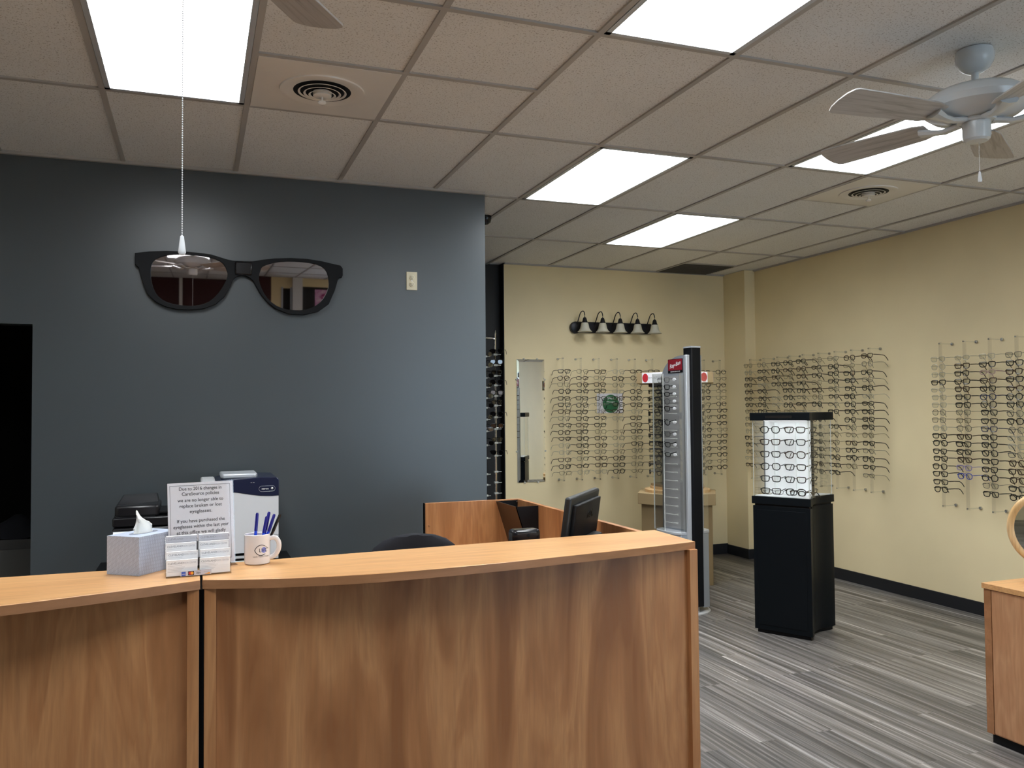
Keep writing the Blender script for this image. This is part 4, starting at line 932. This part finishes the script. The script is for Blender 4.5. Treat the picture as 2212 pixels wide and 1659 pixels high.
for k, z in enumerate((1.55, 1.47, 1.39, 1.3, 1.2)):
    p_ = Tw @ Vector((.115, -.06, z))
    eyeglasses(p_, math.radians(6 + 90), .05, 'round', 'black', 'dark sunglasses, %s on the far side of the silver tower' % ORD[k], 'sunglasses on the silver tower', sun=True, name='sunglasses', cat='sunglasses')

# ---------------------------------------------------------------- tan spinner display behind the tower
sx_, sy_ = 4.47, 1.36
t = thing('spinner_display', 'tan six-sided spinner stand with a red and white band, behind the silver tower', 'display stand', (sx_, sy_, 0), math.radians(-4))
def hexa(r, a0=0): return [(r * math.cos(a0 + k * PI / 3), r * math.sin(a0 + k * PI / 3)) for k in range(6)]
MB().prism(hexa(.355), .0, .70).build('pedestal', M_TAN, t, bevel=.003)
MB().prism(hexa(.39), .70, .80).build('pedestal_top', M_TAN2, t, bevel=.004)
MB().lathe([(.29, .8), (.29, .825), (.24, .83), (.24, .85)], 56).build('turntable', M_PINEW, t)
MB().prism(hexa(.235, PI / 6), .85, .87).build('rack_base', M_TAN2, t)
for k in range(6):
    a_ = k * PI / 3 + PI / 6; Mr = Matrix.Rotation(a_, 4, 'Z')
    MB().box((.16, -.006, .87), (.205, .006, 1.77), Mr).build('clear_strip', M_ACRYL, t)
    MB().box((.198, -.05, .87), (.201, .05, 1.77), Mr).build('clear_panel', M_ACRYL, t, smooth=False)
MB().cyl((0, 0, .85), (0, 0, 1.76), .02).build('spindle', M_CHROME, t)
MB().prism(hexa(.27, 0), 1.745, 1.772).build('cap_under', mat('brown_board', (.07, .045, .03), .6), t)
bd = MB().prism(hexa(.385, 0), 1.772, 1.868).build('cap_band', M_TAN2, t, bevel=.002)
for k in range(6):
    a_ = k * PI / 3 + PI / 6; rr = .385 * math.cos(PI / 6)
    Mk = Matrix.Rotation(a_, 4, 'Z') @ Matrix.Translation((rr + .0005, 0, 1.82)) @ Matrix.Rotation(PI / 2, 4, 'Z') @ Matrix.Rotation(PI / 2, 4, 'X')
    st = MB().box((-.135, -.046, 0), (.135, .046, .001), Mk).build('label', M_CARD, bd)
    for dx in (-.1, .1): MB().lathe([(.034, .001), (.034, .0016)], 24, Mk @ Matrix.Translation((dx, 0, 0)) @ Matrix.Diagonal((.9, 1.15, 1, 1))).build('red_disc', M_RED, st)
    tx = text('REVOLUTION', .024, 'lettering', M_INKG, st, ext=.0003); tx.matrix_local = Mk @ Matrix.Translation((0, -.008, .0016))
Ts = Matrix.Translation((sx_, sy_, 0)) @ Matrix.Rotation(math.radians(-4), 4, 'Z')
for k in range(6):
    a_ = k * PI / 3 + PI / 6
    p0 = Ts @ Vector((.24 * math.cos(a_), .24 * math.sin(a_), 0))
    if (p0 - Vector((sx_, sy_, 0))).dot(Vector((-.5, -.86, 0))) < -.12: continue
    for r in range(12):
        fstuff.append(((p0.x, p0.y, 1.70 - r * .066), a_ + math.radians(-4) + PI / 2 + random.uniform(-.1, .1), .05, KINDS_[r % 6], 'black' if r % 2 else 'dark brown'))
# the small, far eyeglasses beyond the three hundred largest
fs_ = MB()
for loc, rz, tx, kd, col in fstuff:
    Mg = Matrix.Translation(loc) @ Matrix.Rotation(rz, 4, 'Z') @ Matrix.Rotation(tx, 4, 'X')
    for nm, me, lc, _ in glass_meshes(kd, 'black' if col in ('black', 'dark brown', 'navy blue') else 'gunmetal wire'):
        if nm == 'lens': continue
        Ml_ = Mg @ Matrix.Translation(lc)
        fs_.add([tuple(v.co) for v in me.vertices], [tuple(p.vertices) for p in me.polygons], Ml_)
o = fs_.build('eyeglasses_mass', FRAME_MATS['black'][0]); tag(o, 'remaining dark eyeglasses hanging on the spinner and behind the silver tower', 'eyeglasses', kind='stuff')

# ---------------------------------------------------------------- black display case
A_, B_, D_ = Vector((4.211, -.718, 0)), Vector((4.021, -.363, 0)), Vector((4.582, -.514, 0))
ang = math.atan2(*(D_ - A_).yx)          # local +x runs along the concave side, +y along the lit face
Wc, Dc = .415, .403
t = thing('display_case', 'black pedestal display case with a lit glass top of eyeglasses', 'display case', A_, ang)
def cfoot(e=0.0, k=.05):
    def side(p, q, n, dep):
        out = []
        for i in range(9):
            u = i / 9; s_ = dep * math.sin(PI * min(1, max(0, (u - .08) / .84))) if .08 < u < .92 else 0
            out.append((p[0] + (q[0] - p[0]) * u + n[0] * s_, p[1] + (q[1] - p[1]) * u + n[1] * s_))
        return out
    a, b_, c_, d_ = (-e, -e), (Wc + e, -e), (Wc + e, Dc + e), (-e, Dc + e)
    return side(a, b_, (0, 1), k) + [b_] + side(c_, d_, (0, -1), k) + [d_]
MB().prism(cfoot(-.015), 0, .03).build('plinth', M_BLACKM, t)
MB().prism(cfoot(0), .025, .872).build('pedestal', M_CASE, t, bevel=.0015)
dr = MB().box((-.0025, .03, .06), (.0005, Dc - .03, .845)).build('door', M_CASE, t, bevel=.001)
MB().prism(cfoot(-.01), .872, .885).build('shadow_gap', M_BLACKM, t)
MB().prism(cfoot(.006), .885, .936).build('case_base', M_CASE, t, bevel=.0015)
MB().prism(cfoot(-.012), .936, .941).build('case_floor', mat('white_laminate', (.8, .82, .83), .4), t)
MB().prism(cfoot(.01), 1.458, 1.512).build('case_top', M_CASE, t, bevel=.0015)
MB().box((-.0105, .11, 1.474), (-.0095, .3, 1.492)).build('top_print', M_BLACKG, t)
for (x0, y0, x1, y1) in ((.004, .004, .0075, Dc - .004), (Wc - .0075, .004, Wc - .004, Dc - .004)): MB().box((x0, y0, .936), (x1, y1, 1.458)).build('glass_pane', M_GLASS, t, smooth=False)
for yy in (.014, Dc - .0175):
    MB().box((.0075, yy, .936), (Wc - .0075, yy + .0035, 1.458)).build('glass_pane', M_GLASS, t, smooth=False)
for x, y in ((.004, .004), (.004, Dc - .008), (Wc - .008, .004), (Wc - .008, Dc - .008)): MB().box((x, y, .936), (x + .004, y + .004, 1.458)).build('glass_edge', M_ACRYLE, t, smooth=False)
px = .2
wp = MB().box((px - .006, .06, .941), (px + .006, .395 - .0, 1.456)).build('lit_panel', M_WPANEL, t)
for yy in (.05, .395 - .0): MB().box((px - .01, yy, .941), (px + .01, yy + (.012 if yy < .1 else .007), 1.457)).build('panel_post', M_BLACKM, t)
for yy in (.155, .31): MB().box((px - .022, yy - .012, .95), (px - .006, yy + .012, 1.44)).build('clear_strip', M_ACRYL, t)
MB().box((.06, .06, 1.4555), (.13, .34, 1.4578)).build('case_lamp', mat('case_lamp_strip', (1, 1, 1), .5, emit=(.95, 1, 1), es=5.0), t)
Tc = Matrix.Translation(A_) @ Matrix.Rotation(ang, 4, 'Z')
for c, yy in enumerate((.318, .14)):
    for r in range(6):
        p_ = Tc @ Vector((px - .09, yy, 1.392 - r * .0855))
        eyeglasses(p_, ang - PI / 2 + math.radians(4), .06, 'rect' if (r + c) % 3 else 'round', 'black' if (r + c) % 2 == 0 or r > 2 else 'dark brown', 'dark eyeglasses, %s in the %s column inside the lit display case' % (ORD[r], ('left', 'right')[c]), 'eyeglasses in the lit case', sc=1.1)
for r in range(6):
    p_ = Tc @ Vector((px + .1, .13, 1.392 - r * .0855))
    eyeglasses(p_, ang + PI / 2, .06, 'rect', 'black', 'dark eyeglasses, %s on the back side of the panel in the lit case' % ORD[r], 'eyeglasses behind the case panel', sc=1.0)
for k, (x, y, a_) in enumerate(((.07, .28, .3), (.09, .12, -.35))):
    p_ = Tc @ Vector((x, y, .962))
    eyeglasses(p_, ang - PI / 2 + a_, 0.0, 'oval', ('gunmetal wire', 'black')[k], '%s eyeglasses lying on the floor of the lit case, %s' % (('wire', 'black')[k], ('left', 'right')[k]), 'eyeglasses lying in the lit case')

# ---------------------------------------------------------------- wood cabinet with round mirror at the right edge
t = thing('wood_cabinet', 'wooden cabinet cut off by the right edge, round mirror on top', 'cabinet', (3.815, -2.37, 0))
M_WOODC = wood('lit_maple_laminate', (0.42, 0.2, 0.1), (0.5, 0.255, 0.13), (0.57, 0.31, 0.165), 2, 0.36, 6.0)  # same maple as the counter, lightened to stand in for stronger light
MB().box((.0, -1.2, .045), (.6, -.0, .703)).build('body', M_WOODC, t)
MB().box((-.006, -.035, .045), (.001, .001, .703)).build('side_edge', M_WOODE, t)
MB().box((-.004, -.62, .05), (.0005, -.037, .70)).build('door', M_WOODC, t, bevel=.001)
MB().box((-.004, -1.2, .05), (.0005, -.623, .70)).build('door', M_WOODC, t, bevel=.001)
MB().box((.014, -1.19, 0), (.59, -.012, .045)).build('toe_kick', M_BLACKM, t)
MB().box((-.012, -1.22, .703), (.62, .008, .727)).build('top', mat_top := M_WOODX, t, bevel=.001)
t = thing('table_mirror', 'round mirror in a pale turned-wood ring standing on the wood cabinet', 'mirror', (4.05, -2.53, .727), math.radians(-60))
MB().lathe([(.115, 0), (.118, .008), (.11, .014), (.095, .018), (.085, .028), (.06, .034), (.03, .045), (.02, .07)], 56).build('base', M_PINEW, t)
rg = [(.165 * math.cos(k * PI / 32), 0, .25 + .165 * math.sin(k * PI / 32)) for k in range(64)]
MB().tube(rg, .0165, 12, True, upv=(0, 1, 0)).build('ring', M_PINEW, t)
MB().lathe([(.156, -.004), (.156, .004)], 64, Matrix.Translation((0, 0, .25)) @ Matrix.Rotation(PI / 2, 4, 'X')).build('mirror_glass', M_MIRROR, t)
MB().tube([(0, 0, .05), (0, 0, .09)], [.018, .02], 12).build('neck', M_PINEW, t)

# ---------------------------------------------------------------- behind the camera, seen only in the mirrored lenses
t = thing('fashion_poster', 'pink fashion poster on the rear wall, seen only mirrored in the giant lens', 'poster', (2.5, Y0 - .019, 2.15))
pm = mat('pink_poster_print', (.6, .35, .5), .5); v = coords(pm, (5, 5, 5)); L(pm, ramp(pm, noise(pm, v, 1.0, 3, .5, 1.5), [(.35, (.35, .02, .15)), (.5, (.7, .35, .6)), (.65, (.85, .65, .75))]), bsdf(pm).inputs['Base Color'])
MB().box((-.25, 0, -.55), (.35, .01, .6)).build('print', pm, t)
